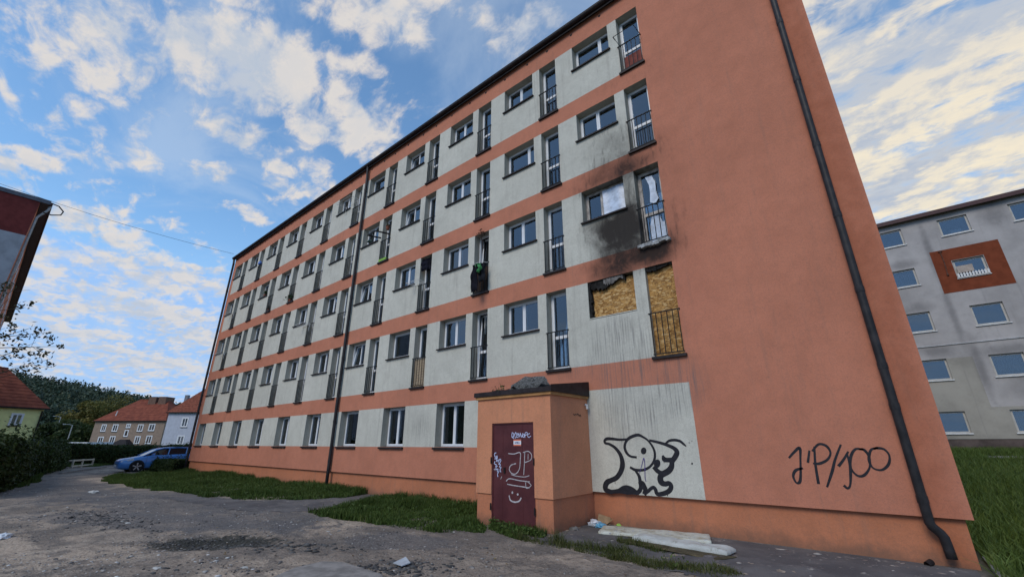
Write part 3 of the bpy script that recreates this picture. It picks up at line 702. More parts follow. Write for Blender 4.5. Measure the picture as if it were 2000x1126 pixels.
m = MB(); stroke(m, [(655,690,4),(690,570,8),(712,490,10),(725,560,10),(730,740,10),(742,790,8)], 9, tw, np.array([0,-.0065,0])); o = m.build('graffiti', PURP, block); o['label'] = 'violet marker stroke over the creature'
tj = lambda u, v: on_y(1440+u/2.643, 700+v/2.643, 0.0)
m = MB()
for i, pts in enumerate(([(268,510),(290,485),(322,460),(326,520),(327,600),(322,636),(304,638),(289,605),(302,575),(337,565)],[(372,475),(365,533)],[(398,455),(403,540),(419,642)],
    [(388,475),(420,441),(460,450),(481,485),(465,520),(425,540),(394,540)],[(534,444),(505,520),(490,580),(464,660)],[(572,480),(550,518),(524,552)],[(566,490),(580,540),(585,590),(583,650),(570,668),(553,655)],
    [(650,468),(610,466),(586,505),(588,565),(620,602),(655,600),(683,560),(680,505),(655,470),(630,466)],[(725,460),(690,470),(680,520),(700,562),(745,573),(780,545),(785,500),(760,468),(725,460),(705,464)])):
    stroke(m, [(a, b, 11+5*((j*7+i*3) % 3)/2) for j, (a, b) in enumerate(pts)], 10, tj, np.array([0, -.002-.0002*i, 0]))
o = m.build('graffiti', BLACKP, block); o["label"] = "thin black letters J'P/100 sprayed near the downpipe"

# ------------------------------------------------------------------ entrance porch
PY = -1.6; PX0, PX1, PZ = -8.365, -6.18, 2.36
porch = thing('entrance_porch', 'orange rendered porch box with a dark red graffitied steel door', 'porch')
POR = facade('porch_stucco', (.640, .275, .150), .9)
DX0, DX1, DZ0, DZ1 = -7.885, -6.655, -.305, 1.795
m = MB()   # upper walls stand proud of the base
def wallbox(m, x0, x1, y0, y1, z0, z1): m.box(x0, x1, y0, y1, z0, z1)
m.quad((PX0,PY,.275),(DX0,PY,.275),(DX0,PY,PZ),(PX0,PY,PZ)); m.quad((DX1,PY,.275),(PX1,PY,.275),(PX1,PY,PZ),(DX1,PY,PZ)); m.quad((DX0,PY,DZ1),(DX1,PY,DZ1),(DX1,PY,PZ),(DX0,PY,PZ))
m.quad((PX1,PY,.275),(PX1,-.001,.275),(PX1,-.001,PZ),(PX1,PY,PZ)); m.quad((PX0,PY,.275),(PX0,PY,PZ),(PX0,-.001,PZ),(PX0,-.001,.275))
m.quad((PX0,PY,.275),(PX0,-.001,.275),(DX0,-.001,.275),(DX0,PY,.275)); m.quad((DX1,PY,.275),(DX1,-.001,.275),(PX1,-.001,.275),(PX1,PY,.275))
m.quad((DX0,PY,DZ1),(DX0,PY+.09,DZ1),(DX1,PY+.09,DZ1),(DX1,PY,DZ1)); m.quad((DX0,PY,.275),(DX0,PY+.09,.275),(DX0,PY+.09,DZ1),(DX0,PY,DZ1)); m.quad((DX1,PY,.275),(DX1,PY,DZ1),(DX1,PY+.09,DZ1),(DX1,PY+.09,.275))
m.build('wall', POR, porch)
m = MB(); m.box(PX0+.025, DX0+.005, PY+.028, 0.08, -.6, .273); m.box(DX1-.005, PX1-.025, PY+.028, .08, -.6, .273); m.box(DX0+.006, DX1-.006, PY+.06, PY+.25, -.6, DZ0-.02); m.build('plinth', PLINTH, porch)
MB().box(PX0-.045, PX1+.045, PY-.045, -.002, PZ-.001, PZ+.065).build('cornice', simple('ochre_render', (.42, .22, .09), .9, .15, .2, 4), porch)
m = MB(); m.box(PX0-.075, PX1+.075, PY-.075, -.004, PZ+.066, PZ+.085)
m.box(PX0-.075, PX1+.075, PY-.075, PY-.055, PZ+.085, PZ+.17); m.build('roof', BROWNM, porch)
m = MB(); m.add([(PX1+.056,PY-.054,PZ+.086),(PX1+.076,PY-.054,PZ+.086),(PX1+.076,-.005,PZ+.086),(PX1+.056,-.005,PZ+.086),(PX1+.056,PY-.054,PZ+.21),(PX1+.076,PY-.054,PZ+.21),(PX1+.076,-.005,PZ+.42),(PX1+.056,-.005,PZ+.42)],
                 [(0,3,2,1),(4,5,6,7),(0,1,5,4),(1,2,6,5),(2,3,7,6),(3,0,4,7)]); m.build('side_fascia', BROWNM, porch)
m = MB(); m.add([(PX0-.076,PY-.054,PZ+.086),(PX0-.056,PY-.054,PZ+.086),(PX0-.056,-.005,PZ+.086),(PX0-.076,-.005,PZ+.086),(PX0-.076,PY-.054,PZ+.17),(PX0-.056,PY-.054,PZ+.17),(PX0-.056,-.005,PZ+.20),(PX0-.076,-.005,PZ+.20)],
                 [(0,3,2,1),(4,5,6,7),(0,1,5,4),(1,2,6,5),(2,3,7,6),(3,0,4,7)]); m.build('side_fascia', BROWNM, porch)
t = NT('dark_red_steel'); a = t.noise(2.2, 6, .65); bq = t.noise(18, 6, .75); c = t.mix(t.ss(a, .3, .7), (.070, .016, .019), (.105, .027, .029)); c = t.mix(t.math('MULTIPLY', t.ss(bq, .62, .72), .8), c, (.028, .014, .012))
c = t.mix(t.math('MULTIPLY', t.ss(t.noise(26, 5, .7, loc=(3, 3, 3)), .70, .76), .6), c, (.20, .13, .11)); t.bump(bq, .2, .01); REDST = t.fin(c, .55, .35)
m = MB(); dy = PY+.035
m.box(DX0+.03, DX1-.03, dy, dy+.04, DZ0+.03, DZ1-.03)
for fx in (.235, .70): m.box(DX0+.03+(DX1-DX0)*fx-.004, DX0+.03+(DX1-DX0)*fx+.004, dy-.004, dy, DZ0+.035, DZ1-.035)
door = m.build('door', REDST, porch)
m = MB(); ring(m, DX0, DX1, DZ0, DZ1, .032, PY+.02, PY+.09); m.build('door_frame', REDST, porch)
for sx in (DX0-.004, DX1+.004):
    for z in (.98, .02): MB().tube([(sx, PY-.012, z-.07), (sx, PY-.012, z+.07)], .016, 8).build('hinge', DARKM, door)
MB().box(DX0+.36, DX0+.40, dy-.03, dy, .72, .84).build('handle', DARKM, door)
td = lambda u, v: on_y(940+u/4.693, 800+v/4.693, dy)
m = MB(); oo = np.array([0, -.0055, 0])
for pts, wd in (([(250,398),(300,402),(356,390),(359,450),(350,540),(315,585),(275,575),(258,540),(275,505),(318,490)],9),([(400,385),(396,500),(390,592)],9),([(385,388),(432,378),(462,410),(455,455),(402,480)],8),([(431,404),(430,452)],7),
    ):
    stroke(m, pts, wd*.72, td, oo); oo = oo+np.array([0, -.0002, 0])
o = m.build('graffiti', WHITEPT, door); o['label'] = 'white letters JP drawn on the red door'; m = MB()
for pts, wd in (([(275,590),(330,606),(400,612),(441,600)],7),([(230,650),(262,628),(350,645),(445,657)],9),([(240,678),(300,690),(400,705),(442,712)],9),([(408,662),(416,716),(458,690),(428,658)],7),
    ([(120,540),(128,548)],10),([(180,632),(190,610)],6)):
    stroke(m, pts, wd*.72, td, oo); oo = oo+np.array([0, -.0002, 0])
o = m.build('graffiti', WHITEPT, door); o['label'] = 'white marker lines under the letters on the red door'
m = MB(); stroke(m, [(258,785),(270,825),(310,842),(350,832),(366,805)], 10, td, oo); disc(m, 287, 755, 8, 12, td, oo); disc(m, 336, 772, 8, 11, td, oo)
o = m.build('graffiti', WHITEPT, door); o['label'] = 'smiling face sprayed low on the red door'
m = MB(); BLW = simple('pale_blue_marker', (.50, .55, .75), .6, .3, .2, 20)
for pts in ([(298,215),(285,208),(283,248),(300,235),(296,218)],[(300,250),(308,222),(318,205),(322,240),(312,258)],[(322,232),(336,228),(334,215),(324,220),(324,246),(338,250)],[(340,250),(345,212),(354,246),(360,210)],[(362,215),(372,248),(382,212)],[(386,225),(380,240),(392,248),(398,228),(388,220)],[(402,252),(404,212),(420,205),(424,222),(406,230)],[(446,215),(430,222),(428,240),(440,250),(455,238)],[(284,246),(300,262)]):
    stroke(m, pts, 5, td, oo); oo = oo+np.array([0, -.0002, 0])
for pts in ([(138,392),(124,400),(130,430),(148,420),(140,442),(126,446)],[(150,432),(142,470),(160,455),(158,480),(172,450),(182,462),(168,490)],[(128,470),(122,490),(140,500),(134,520),(150,512)],[(160,492),(178,500),(168,520),(184,524),(174,545),(182,566)],[(140,525),(136,545),(156,540),(150,565),(166,560),(152,585),(155,610)]):
    stroke(m, pts, 6, td, oo); oo = oo+np.array([0, -.0002, 0])
o = m.build('graffiti', BLW, door); o['label'] = 'pale blue scribbled tag on the red door'
st = MB(); a = td(297, 270); b = td(366, 328); st.box(a[0], b[0], dy-.0065, dy-.0045, b[2], a[2], 0)
h = a[2]-b[2]; st.box(a[0]+.001, b[0]-.001, dy-.0072, dy-.0068, a[2]-h*.20, a[2]-.001, 1); st.box(a[0]+.001, b[0]-.001, dy-.0072, dy-.0068, b[2]+.001, b[2]+h*.20, 1)
for gpts in ([(312,304),(308,298),(318,298)],[(316,292),(316,308)],[(322,308),(322,293),(329,295),(328,300),(322,301)],[(333,308),(333,293),(340,296),(334,301),(341,308)],[(348,293),(344,300),(348,308),(353,300),(348,293)]):
    stroke(st, gpts, 2.6, td, np.array([0, -.0085, 0])); 
nq = len(st.m)
for i in range(18, nq): st.m[i] = 2
st.build('sticker', [simple('sticker_white', (.72, .74, .78), .5, .3, .03), simple('sticker_orange', (.72, .17, .08), .5, .3, .05), simple('sticker_blue', (.05, .09, .25), .5, .3, .05)], door)
m = MB(); m.tube([(PX1+.01, -.12, 2.22), (PX1+.05, -.12, 2.22), (PX1+.055, -.12, 2.12)], .03, 8); m.build('lamp_stub', WHITEP, porch)
m = MB(); tl = lambda u, v: on_x(900+u/7.036, 730+v/7.036, PX1+.003)
for pts in ([(1545,545),(1560,560),(1580,550)],[(1590,560),(1605,545),(1620,560)],[(1625,575),(1640,560),(1650,580)]): stroke(m, pts, 7, tl, np.array([.002, 0, 0]))
m.build('scratches', simple('bare_dark_render', (.12, .07, .05), .9), porch)
# ------------------------------------------------------------------ vegetation helpers
def leafy(name, cols, var=1.0, trans=.25):
    t = NT(name); at = t.n('ShaderNodeAttribute'); at.attribute_name = 'rnd'
    r_ = t.n('ShaderNodeValToRGB'); e = r_.color_ramp.elements
    e[0].position = 0; e[0].color = (*cols[0], 1); e[1].position = 1; e[1].color = (*cols[-1], 1)
    for i, c in enumerate(cols[1:-1]):
        q = e.new((i+1)/(len(cols)-1)); q.color = (*c, 1)
    t.l(at.outputs['Fac'], r_.inputs[0])
    tr = t.n('ShaderNodeBsdfTranslucent'); t.l(r_.outputs[0], tr.inputs[0]); t.l(r_.outputs[0], t.b.inputs['Base Color'])
    t.b.inputs['Roughness'].default_value = .6; t.b.inputs['Specular IOR Level'].default_value = .25
    mx = t.n('ShaderNodeMixShader'); mx.inputs[0].default_value = trans; t.l(t.b.outputs[0], mx.inputs[1]); t.l(tr.outputs[0], mx.inputs[2]); t.l(mx.outputs[0], t.out.inputs[0])
    return t.m
GRASSM = leafy('grass_blades', [(.026, .044, .008), (.050, .084, .015), (.080, .124, .024), (.160, .165, .060)], trans=.2)
WEEDM = leafy('dry_grass_blades', [(.034, .044, .010), (.062, .078, .018), (.11, .112, .036), (.24, .20, .10)], trans=.2)
HEDGEM = leafy('dark_hedge_leaves', [(.017, .027, .008), (.034, .053, .012), (.062, .090, .022)])
HEDGE2M = leafy('mid_hedge_leaves', [(.020, .034, .009), (.042, .068, .016), (.075, .110, .026)])
BARK = simple('bark', (.055, .045, .035), .95, .1, .4, 12, bump=.6, bscale=20)
def blades(name, X, Y, H, mat, W=.010, lean=.45, parent=None, clump=None):
    n = len(X); Z = ground_z(X, Y)-.01; a = rng.uniform(0, 2*math.pi, n); ln = rng.normal(0, lean, n)*H; la = rng.uniform(0, 2*math.pi, n)
    wx, wy = np.cos(a)*W, np.sin(a)*W; dx, dy_ = np.cos(la)*ln, np.sin(la)*ln
    b0 = np.stack([X-wx, Y-wy, Z], -1); b1 = np.stack([X+wx, Y+wy, Z], -1)
    m0 = np.stack([X-wx*.8+dx*.35, Y-wy*.8+dy_*.35, Z+H*.6], -1); m1 = np.stack([X+wx*.8+dx*.35, Y+wy*.8+dy_*.35, Z+H*.6], -1)
    tp = np.stack([X+dx, Y+dy_, Z+H*.98], -1)
    V = np.stack([b0, b1, m1, m0, tp], 1).reshape(-1, 3); o = np.arange(n)[:, None]*5
    F = np.concatenate([np.stack([o+0, o+1, o+2], -1), np.stack([o+0, o+2, o+3], -1), np.stack([o+3, o+2, o+4], -1)], 1).reshape(-1, 3)
    at = np.repeat(np.clip(rng.beta(2, 2.4, n)*.7+.35*(fbm(X, Y, .8, 8)-.2), 0, 1), 3)
    return stuff(link(name, np_mesh(name, V, F, mat, at), parent))
def in_poly(X, Y, P):
    ins = np.zeros(X.shape, bool); n = len(P)
    for i in range(n):
        a, b = P[i], P[(i+1) % n]
        ins ^= ((a[1] > Y) != (b[1] > Y)) & (X < (b[0]-a[0])*(Y-a[1])/(b[1]-a[1]+1e-12)+a[0])
    return ins
def scatter(P, n, wob=.35, seed=3):
    P = np.array(P); lo, hi = P.min(0)-wob, P.max(0)+wob; X = rng.uniform(lo[0], hi[0], n); Y = rng.uniform(lo[1], hi[1], n)
    k = in_poly(X+(fbm(X, Y, 1.1, seed)-.5)*wob*4, Y+(fbm(X, Y, 1.1, seed+4)-.5)*wob*4, P); return X[k], Y[k]
ISLAND = [(-34.3,-3.9),(-32,-4.6),(-28.8,-4.85),(-23.4,-4.4),(-19.2,-3.8),(-16.4,-3.25),(-15.3,-2.2),(-14.9,-.9),(-15.2,.05),(-35.6,.05),(-36.5,-.9),(-36.0,-2.4)]
X, Y = scatter(ISLAND, 150000, .18); k = rng.random(len(X)) < .3+1.6*sstep(fbm(X, Y, 1.6, 78), .34, .52); X, Y = X[k], Y[k]; hh = .03+.28*fbm(X, Y, .9, 6)**2+.12*np.exp(-((Y)/.5)**2)
blades('lawn_grass', X, Y, hh*rng.uniform(.6, 1.3, len(X)), GRASSM, .012)
ISL2 = [(-12.6,-3.5),(-12.5,-2.9),(-13.2,-1.6),(-13.6,.05),(-8.37,.05),(-8.37,-1.6),(-7.9,-1.75),(-7.4,-2.3),(-8.1,-2.95),(-9.6,-3.2),(-11.4,-3.5)]
X, Y = scatter(ISL2, 60000, .12); k = rng.random(len(X)) < .25+1.6*sstep(fbm(X, Y, 2.6, 77), .34, .52); X, Y = X[k], Y[k]; hh = .03+.38*fbm(X, Y, 1.4, 9)**2+.13*np.exp(-((Y)/.45)**2)
blades('lawn_grass', X, Y, hh*rng.uniform(.5, 1.3, len(X)), GRASSM, .009)
# tufts at the porch and the weedy strip between apron and yard
X, Y = scatter([(-7.9,-1.62),(-6.25,-1.62),(-6.15,-1.95),(-6.5,-2.5),(-7.0,-2.2),(-7.6,-2.0)], 5200, .10); k = fbm(X, Y, 2.2, 14) > .46
blades('weeds', X[k], Y[k], (.07+.13*fbm(X[k], Y[k], 2, 3))*rng.uniform(.5, 1.4, k.sum()), GRASSM, .006)
X, Y = scatter([(-6.95,-2.2),(-6.0,-2.15),(-5.2,-2.08),(-4.2,-2.02),(-3.1,-1.95),(-2.55,-2.15),(-2.6,-2.6),(-3.5,-2.65),(-4.5,-2.55),(-5.6,-2.48),(-6.4,-2.5)], 22000, .08); k = fbm(X, Y, 2.2, 21)+.12*rng.normal(size=len(X)) > .46
blades('verge_grass', X[k], Y[k], (.02+.34*fbm(X[k], Y[k], 2.4, 13)**2)*sstep(-X[k], 2.45, 3.1)*rng.uniform(.3, 1.5, k.sum()), WEEDM, .0045, .75)
X, Y = scatter([(-5.0,-1.25),(-4.6,-1.25),(-3.9,-1.62),(-4.05,-1.72),(-4.9,-1.4)], 1500, .05)
blades('weeds', X, Y, .10*rng.uniform(.5, 1.5, len(X)), WEEDM, .005, .6)
bl = []
for P0, n_ in ((ISL2, 900), ([(-7.9,-1.62),(-6.25,-1.62),(-6.15,-1.95),(-6.5,-2.5),(-7.0,-2.2),(-7.6,-2.0)], 500), ([(-6.4,-2.3),(-4.2,-2.05),(-2.7,-2.1),(-2.8,-2.6),(-5,-2.5)], 500), (ISLAND, 1600)):
    X, Y = scatter(P0, n_*3, .15); k = fbm(X, Y, 1.5, 61) > .55; X, Y = X[k], Y[k]; bl.append(np.stack([X, Y, ground_z(X, Y)+.02+.16*rng.random(len(X))], -1))
WEEDLEAF = (np.concatenate(bl))
# lawn on the right
rX = rng.uniform(.02, 14, 120000); rY = -1.2+26.4*rng.random(120000)**1.5
k = (rX < .6+(rY+1.5)*.75) & ~((np.abs(rY-19.0-.15*rX) < .9) & (rX > 2.5)) & ~((rY < -0.6+.0*rX) & (rX < .15))
hh = .12+.22*fbm(rX, rY, .6, 16); blades('lawn_grass', rX[k], rY[k], hh[k]*rng.uniform(.5, 1.4, k.sum()), leafy('long_grass_blades', [(.040, .064, .012), (.075, .118, .022), (.120, .168, .034), (.32, .36, .15)], trans=.2), .009, .8)
X, Y = scatter([(-26.0,-8.35),(-30.5,-7.25),(-37.5,-6.4),(-45,-6.5),(-45,-12),(-26,-12)], 60000, .3)
blades('lawn_grass', X, Y, (.10+.15*fbm(X, Y, .7, 26))*rng.uniform(.6, 1.3, len(X)), GRASSM, .013)
X, Y = scatter([(-50,-4.0),(-49,-2.6),(-56,1),(-60,-3),(-56,-5)], 16000, .2); blades('lawn_grass', X, Y, .16*rng.uniform(.6, 1.3, len(X)), leafy('bright_grass_blades', [(.05, .09, .02), (.09, .14, .03), (.13, .18, .05)]), .02)

def leaves(name, C, size, mat, parent=None, flat=0.0, normals=None, at=None):
    n = len(C); d = rng.normal(size=(n, 3)); 
    if normals is not None: d = d*.75+normals
    d /= np.linalg.norm(d, axis=1)[:, None]+1e-9
    a = np.cross(d, rng.normal(size=(n, 3))); a /= np.linalg.norm(a, axis=1)[:, None]+1e-9; b = np.cross(d, a)
    s = (size*rng.uniform(.6, 1.35, n))[:, None]
    V = np.stack([C-a*s, C-b*s*.5+d*s*.12, C+a*s, C+b*s*.5+d*s*.12], 1).reshape(-1, 3); F = np.arange(4*n).reshape(-1, 4)
    return link(name, np_mesh(name, V, F, mat, np.clip(rng.beta(2, 2, n) if at is None else at, 0, 1)), parent)
stuff(leaves('broad_leaved_weeds', WEEDLEAF, .032, leafy('weed_leaves', [(.03,.055,.010),(.06,.10,.018),(.11,.15,.035)])))
X, Y = scatter([(-16,-4.5),(-8,-3.2),(-3,-2.4),(-1,-.4),(-3,-4),(-9,-6.5)], 260, .1)
stuff(leaves('fallen_leaves', np.stack([X, Y, ground_z(X, Y)+.012], -1), .022, leafy('dead_leaves', [(.10,.06,.025),(.17,.11,.04),(.25,.19,.07)]), normals=np.tile([0, 0, 3.0], (len(X), 1))))
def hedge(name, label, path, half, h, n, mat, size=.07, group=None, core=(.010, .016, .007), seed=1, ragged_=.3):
    path = [np.array(p, float) for p in path]; seg = [np.linalg.norm(b-a) for a, b in zip(path[:-1], path[1:])]; tot = sum(seg)
    o = thing(name, label, 'hedge', (*path[0], gz(*path[0])), 0, group); base = np.array([*path[0], gz(*path[0])])
    s = rng.uniform(-half*.6, tot+half*.6, n); idx = np.clip(np.searchsorted(np.cumsum(seg), s), 0, len(seg)-1); st = np.concatenate([[0], np.cumsum(seg)])
    A = np.array(path)[idx]; B = np.array(path)[idx+1]; dirv = (B-A)/np.linalg.norm(B-A, axis=1)[:, None]; c = A+dirv*(s-st[idx])[:, None]; nv = np.stack([-dirv[:, 1], dirv[:, 0]], -1)
    th = rng.uniform(0, math.pi, n); lump = .75+.5*fbm(s, th*1.2, .9, seed, 3)
    ca, sa = np.cos(th), np.sin(th); pw = .55
    off = np.sign(ca)*np.abs(ca)**pw*half*lump; zz_ = sa**pw*h*(.82+.36*fbm(s, th*0+3, .55, seed+3, 4)); dep = rng.random(n)**2*.22
    off *= 1-dep; zz_ *= 1-dep*.6
    low = rng.random(n) < .35; zz_ = np.where(low, zz_*rng.random(n), zz_)
    sp_ = rng.random(n) < .05; zz_ = np.where(sp_, zz_+rng.random(n)*ragged_, zz_)
    C = np.stack([c[:, 0]+nv[:, 0]*off-base[0], c[:, 1]+nv[:, 1]*off-base[1], zz_], -1)
    nn = np.stack([nv[:, 0]*ca, nv[:, 1]*ca, sa], -1)
    leaves('foliage', C, size, mat, o, normals=nn)
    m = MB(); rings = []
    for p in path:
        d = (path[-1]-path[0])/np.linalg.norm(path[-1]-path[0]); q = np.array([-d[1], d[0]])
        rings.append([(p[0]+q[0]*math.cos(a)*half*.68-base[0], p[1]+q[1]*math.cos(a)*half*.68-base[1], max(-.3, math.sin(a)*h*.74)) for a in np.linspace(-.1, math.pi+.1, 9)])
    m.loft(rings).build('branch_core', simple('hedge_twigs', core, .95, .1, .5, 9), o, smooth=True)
    return o
def tree(name, label, loc, h, cr, n, mat, size, trunk_r=.2, clumps=40, group=None, flat=.8, base=.25, limbs=8):
    o = thing(name, label, 'tree', loc, 0, group)
    m = MB(); top = h*(base+.35); bend = rng.normal(0, .03*h, 2)
    m.tube([(0,0,-.3),(bend[0]*.3,bend[1]*.3,h*base),(bend[0],bend[1],top)], [trunk_r*1.2, trunk_r*.85, trunk_r*.35], 8)
    o2 = m.build('trunk', BARK, o, smooth=True)
    cs = []
    for i in range(clumps):
        q = rng.normal(size=3); q /= np.linalg.norm(q); q *= rng.random()**.4; c = np.array([q[0]*cr, q[1]*cr, h*base+(h*(1-base))*(.5+.47*q[2]*flat/.8)]); cs.append((c, cr*rng.uniform(.22, .42)))
    lm = MB()
    for i in range(limbs):
        c = cs[i][0]; s0 = np.array([bend[0]*.6, bend[1]*.6, h*(base+.05+.2*rng.random())]); lm.tube([s0, (s0+c)/2+rng.normal(0, .1*cr, 3)*[1,1,.5], c], [trunk_r*.4, trunk_r*.25, trunk_r*.08], 6)
    lm.build('limbs', BARK, o, smooth=True)
    per = n//clumps; C = []; at = []
    for c, r in cs:
        q = rng.normal(size=(per, 3)); q /= np.linalg.norm(q, axis=1)[:, None]; q *= (rng.random(per)**.45)[:, None]*r; C.append(c+q*[1, 1, .75]); at.append(np.clip(rng.beta(2, 2, per)*.6+rng.random()*.4, 0, 1))
    leaves('crown', np.concatenate(C), size, mat, o, at=np.concatenate(at))
    return o
hedge('privet_hedge', 'tall dark unclipped hedge with feathery shoots before the yellow house', [(-24.5,-9.6),(-29.5,-8.6),(-34,-8.1),(-38.5,-7.35)], 1.0, 1.85, 26000, HEDGEM, .085, seed=2, ragged_=.75)
hedge('privet_hedge', 'lower dark clipped hedge bush at the end of the tall hedge beside the drive', [(-39.5,-6.9),(-43.5,-6.0),(-47.5,-5.3)], .9, 1.85, 9000, HEDGE2M, .09, seed=5)
hedge('privet_hedge', 'long clipped hedge running behind the blue car', [(-56.5,-3.4),(-54,-1.5),(-51,.8),(-49,3.0),(-47.5,7.5)], 1.0, 1.62, 22000, HEDGE2M, .085, seed=7)
hedge('privet_hedge', 'far hedge below the pale flat roof at the turn of the drive', [(-62,-7.5),(-60,-4.5),(-58,-1.5)], .8, 1.55, 9000, HEDGEM, .09, seed=9)
hedge('juniper_bush', 'low spreading dark evergreen bush at the left corner of the block', [(-38.3,-1.0),(-37.2,-.6),(-36.4,-.3)], .75, .75, 5000, HEDGEM, .06, seed=12)

# ------------------------------------------------------------------ neighbour block on the right
NY = 25.2; NZ0 = .88
nbk = thing('neighbour_block', 'stained grey five storey block with a rust red square round one window', 'apartment building')
def greywall(name, col):
    t = NT(name); a = t.noise(.35, 6, .65); b_ = t.noise(1.6, 7, .7); s_ = t.noise(1.2, 6, .65, sc=(2.5, 1, .10)); f_ = t.noise(30, 4, .7)
    c = t.mix(t.ss(a, .3, .7), sh(col, .78), sh(col, 1.12)); c = t.mix(t.math('MULTIPLY', t.ss(s_, .55, .78), .32), c, (.13, .13, .135)); c = t.mix(t.math('MULTIPLY', t.ss(b_, .54, .74), .40), c, sh(col, .62))
    for cc, r in (((3.9,0,12.2),(.30,9,3.0)),((3.9,0,8.2),(.28,9,3.0)),((4.2,0,5.2),(.35,9,2.6)),((2.5,0,8.95),(1.2,9,.55)),((2.5,0,11.8),(1.1,9,.5)),((2.6,0,6.3),(1.3,9,.6)),((6.2,0,4.2),(1.6,9,1.5)),((7.0,0,14),(1.2,9,1.6)),((5.4,0,6.0),(1.5,9,.6))):
        c = t.mix(t.math('MULTIPLY', t.ss(t.math('MULTIPLY', t.blob((cc[0], NY, cc[2]), r), t.math('MULTIPLY_ADD', b_, 1.6, .2)), .05, .9), .5), c, (.10, .098, .10))
    t.bump(f_, .4, .01); return t.fin(c, .92, .15)
GREYW = greywall('grey_dirty_render', (.410, .390, .378)); BEIGEW = greywall('beige_grey_render', (.340, .322, .280))
RUSTW = simple('rust_red_render', (.185, .048, .022), .9, .15, .15, 3, bump=.3)
nw = MB(); NX0, NX1, NZT = -14.0, 21.0, 14.62
WC = [(2.00-2.83*i if i else 1.62, None) for i in range(0)]
cols = []                                       # alternate narrow and wide windows
cols += [(1.62, 2.98), (4.66, 5.96), (7.64, 9.0), (10.7, 12.0), (13.7, 15.0), (16.7, 18.0)]
rows = [(1.78, 2.93), (4.66, 5.84), (7.50, 8.68), (10.37, 11.48), (13.10, 14.18)]
zs_ = sorted(set([1.475, NZT]+[z for r_ in rows for z in r_]+[3.10, 6.62])); xs_ = sorted(set([NX0, NX1, 4.05]+[x for c_ in cols for x in c_]))
for z0, z1 in zip(zs_[:-1], zs_[1:]):
    for x0, x1 in zip(xs_[:-1], xs_[1:]):
        mx_, mz = (x0+x1)/2, (z0+z1)/2
        if any(c_[0] < mx_ < c_[1] for c_ in cols) and any(r_[0] < mz < r_[1] for r_ in rows): continue
        beige = mz < 3.10 or (mz < 5.9 and mx_ < 4.05)
        nw.quad((x0, NY, z0), (x1, NY, z0), (x1, NY, z1), (x0, NY, z1), 1 if beige else 0)
for c_ in cols:
    for r_ in rows:
        x0, x1 = c_; z0, z1 = r_; d = .16
        nw.quad((x0,NY,z0),(x0,NY,z1),(x0,NY+d,z1),(x0,NY+d,z0), 3); nw.quad((x1,NY,z0),(x1,NY+d,z0),(x1,NY+d,z1),(x1,NY,z1), 3); nw.quad((x0,NY,z1),(x1,NY,z1),(x1,NY+d,z1),(x0,NY+d,z1), 3)
        nw.quad((x0,NY,z0),(x0,NY+d,z0),(x1,NY+d,z0),(x1,NY,z0), 3); nw.box(x0-.3, x1+.3, NY+.30, NY+1.2, z0-.2, z1+.2, 2)
nw.quad((NX0,NY,0),(NX0,NY+11,0),(NX0,NY+11,NZT),(NX0,NY,NZT)); nw.quad((NX1,NY,0),(NX1,NY,NZT),(NX1,NY+11,NZT),(NX1,NY+11,0)); nw.quad((NX0,NY+11,0),(NX1,NY+11,0),(NX1,NY+11,NZT),(NX0,NY+11,NZT))
nw.build('wall', [GREYW, BEIGEW, ROOM, simple('cream_reveal', (.40, .37, .31), .9, .1, .15)], nbk)
MB().box(NX0+.05, NX1-.05, NY+.03, NY+10.9, -.5, 1.472).build('plinth', simple('brown_plinth', (.10, .078, .070), .9, .2, .3, 2, bump=.3), nbk)
MB().box(NX0-.1, NX1+.1, NY-.25, NY+11.2, NZT+.002, NZT+.12).build('roof', ROOFING, nbk)
MB().box(NX0-.1, NX1+.1, NY-.33, NY-.251, NZT-.10, NZT+.16).build('gutter', simple('oxblood_gutter', (.055, .020, .022), .5, .3, .2), nbk)
MB().box(NX0, NX1, NY-.05, NY-.002, 6.59, 6.65).build('string_course', simple('pale_ledge', (.45, .45, .45), .8, .2, .2, 4), nbk)
pm_ = MB(); px0, px1, pz0, pz1 = 3.86, 6.75, 9.58, 12.25; (wx0, wx1), (wz0, wz1) = cols[1], rows[3]
pm_.box(px0, wx0-.03, NY-.012, NY-.002, pz0, pz1); pm_.box(wx1+.03, px1, NY-.012, NY-.002, pz0, pz1); pm_.box(wx0-.03, wx1+.03, NY-.012, NY-.002, pz0, wz0-.07); pm_.box(wx0-.03, wx1+.03, NY-.012, NY-.002, wz1+.03, pz1)
pm_.build('colour_panel', RUSTW, nbk)
NPVC = simple('old_white_frame', (.46, .45, .42), .5, .3, .15, 3)
random.seed(5)
for ci, (x0, x1) in enumerate(cols):
    for ri, (z0, z1) in enumerate(rows):
        r = random.random(); cur = (0, 1, CURTAIN3, .03) if r < .25 else None
        if (ci, ri) in ((0, 3),): cur = (0, 1, CURTAIN, .02)
        if (ci, ri) == (1, 0): cur = (0, 1, CURTAIN2, .02)
        if (ci, ri) == (1, 1): cur = (0, .9, CURTAIN, .25)
        if (ci, ri) in ((0, 2), (0, 0), (1, 4), (1, 3)): cur = None
        o = make_window(x0, z0, x1-x0, z1-z0, 'single', NPVC, True, cur, nbk, y=.12, sillmat=WHITEP)
        o.location = (x0, NY, z0)
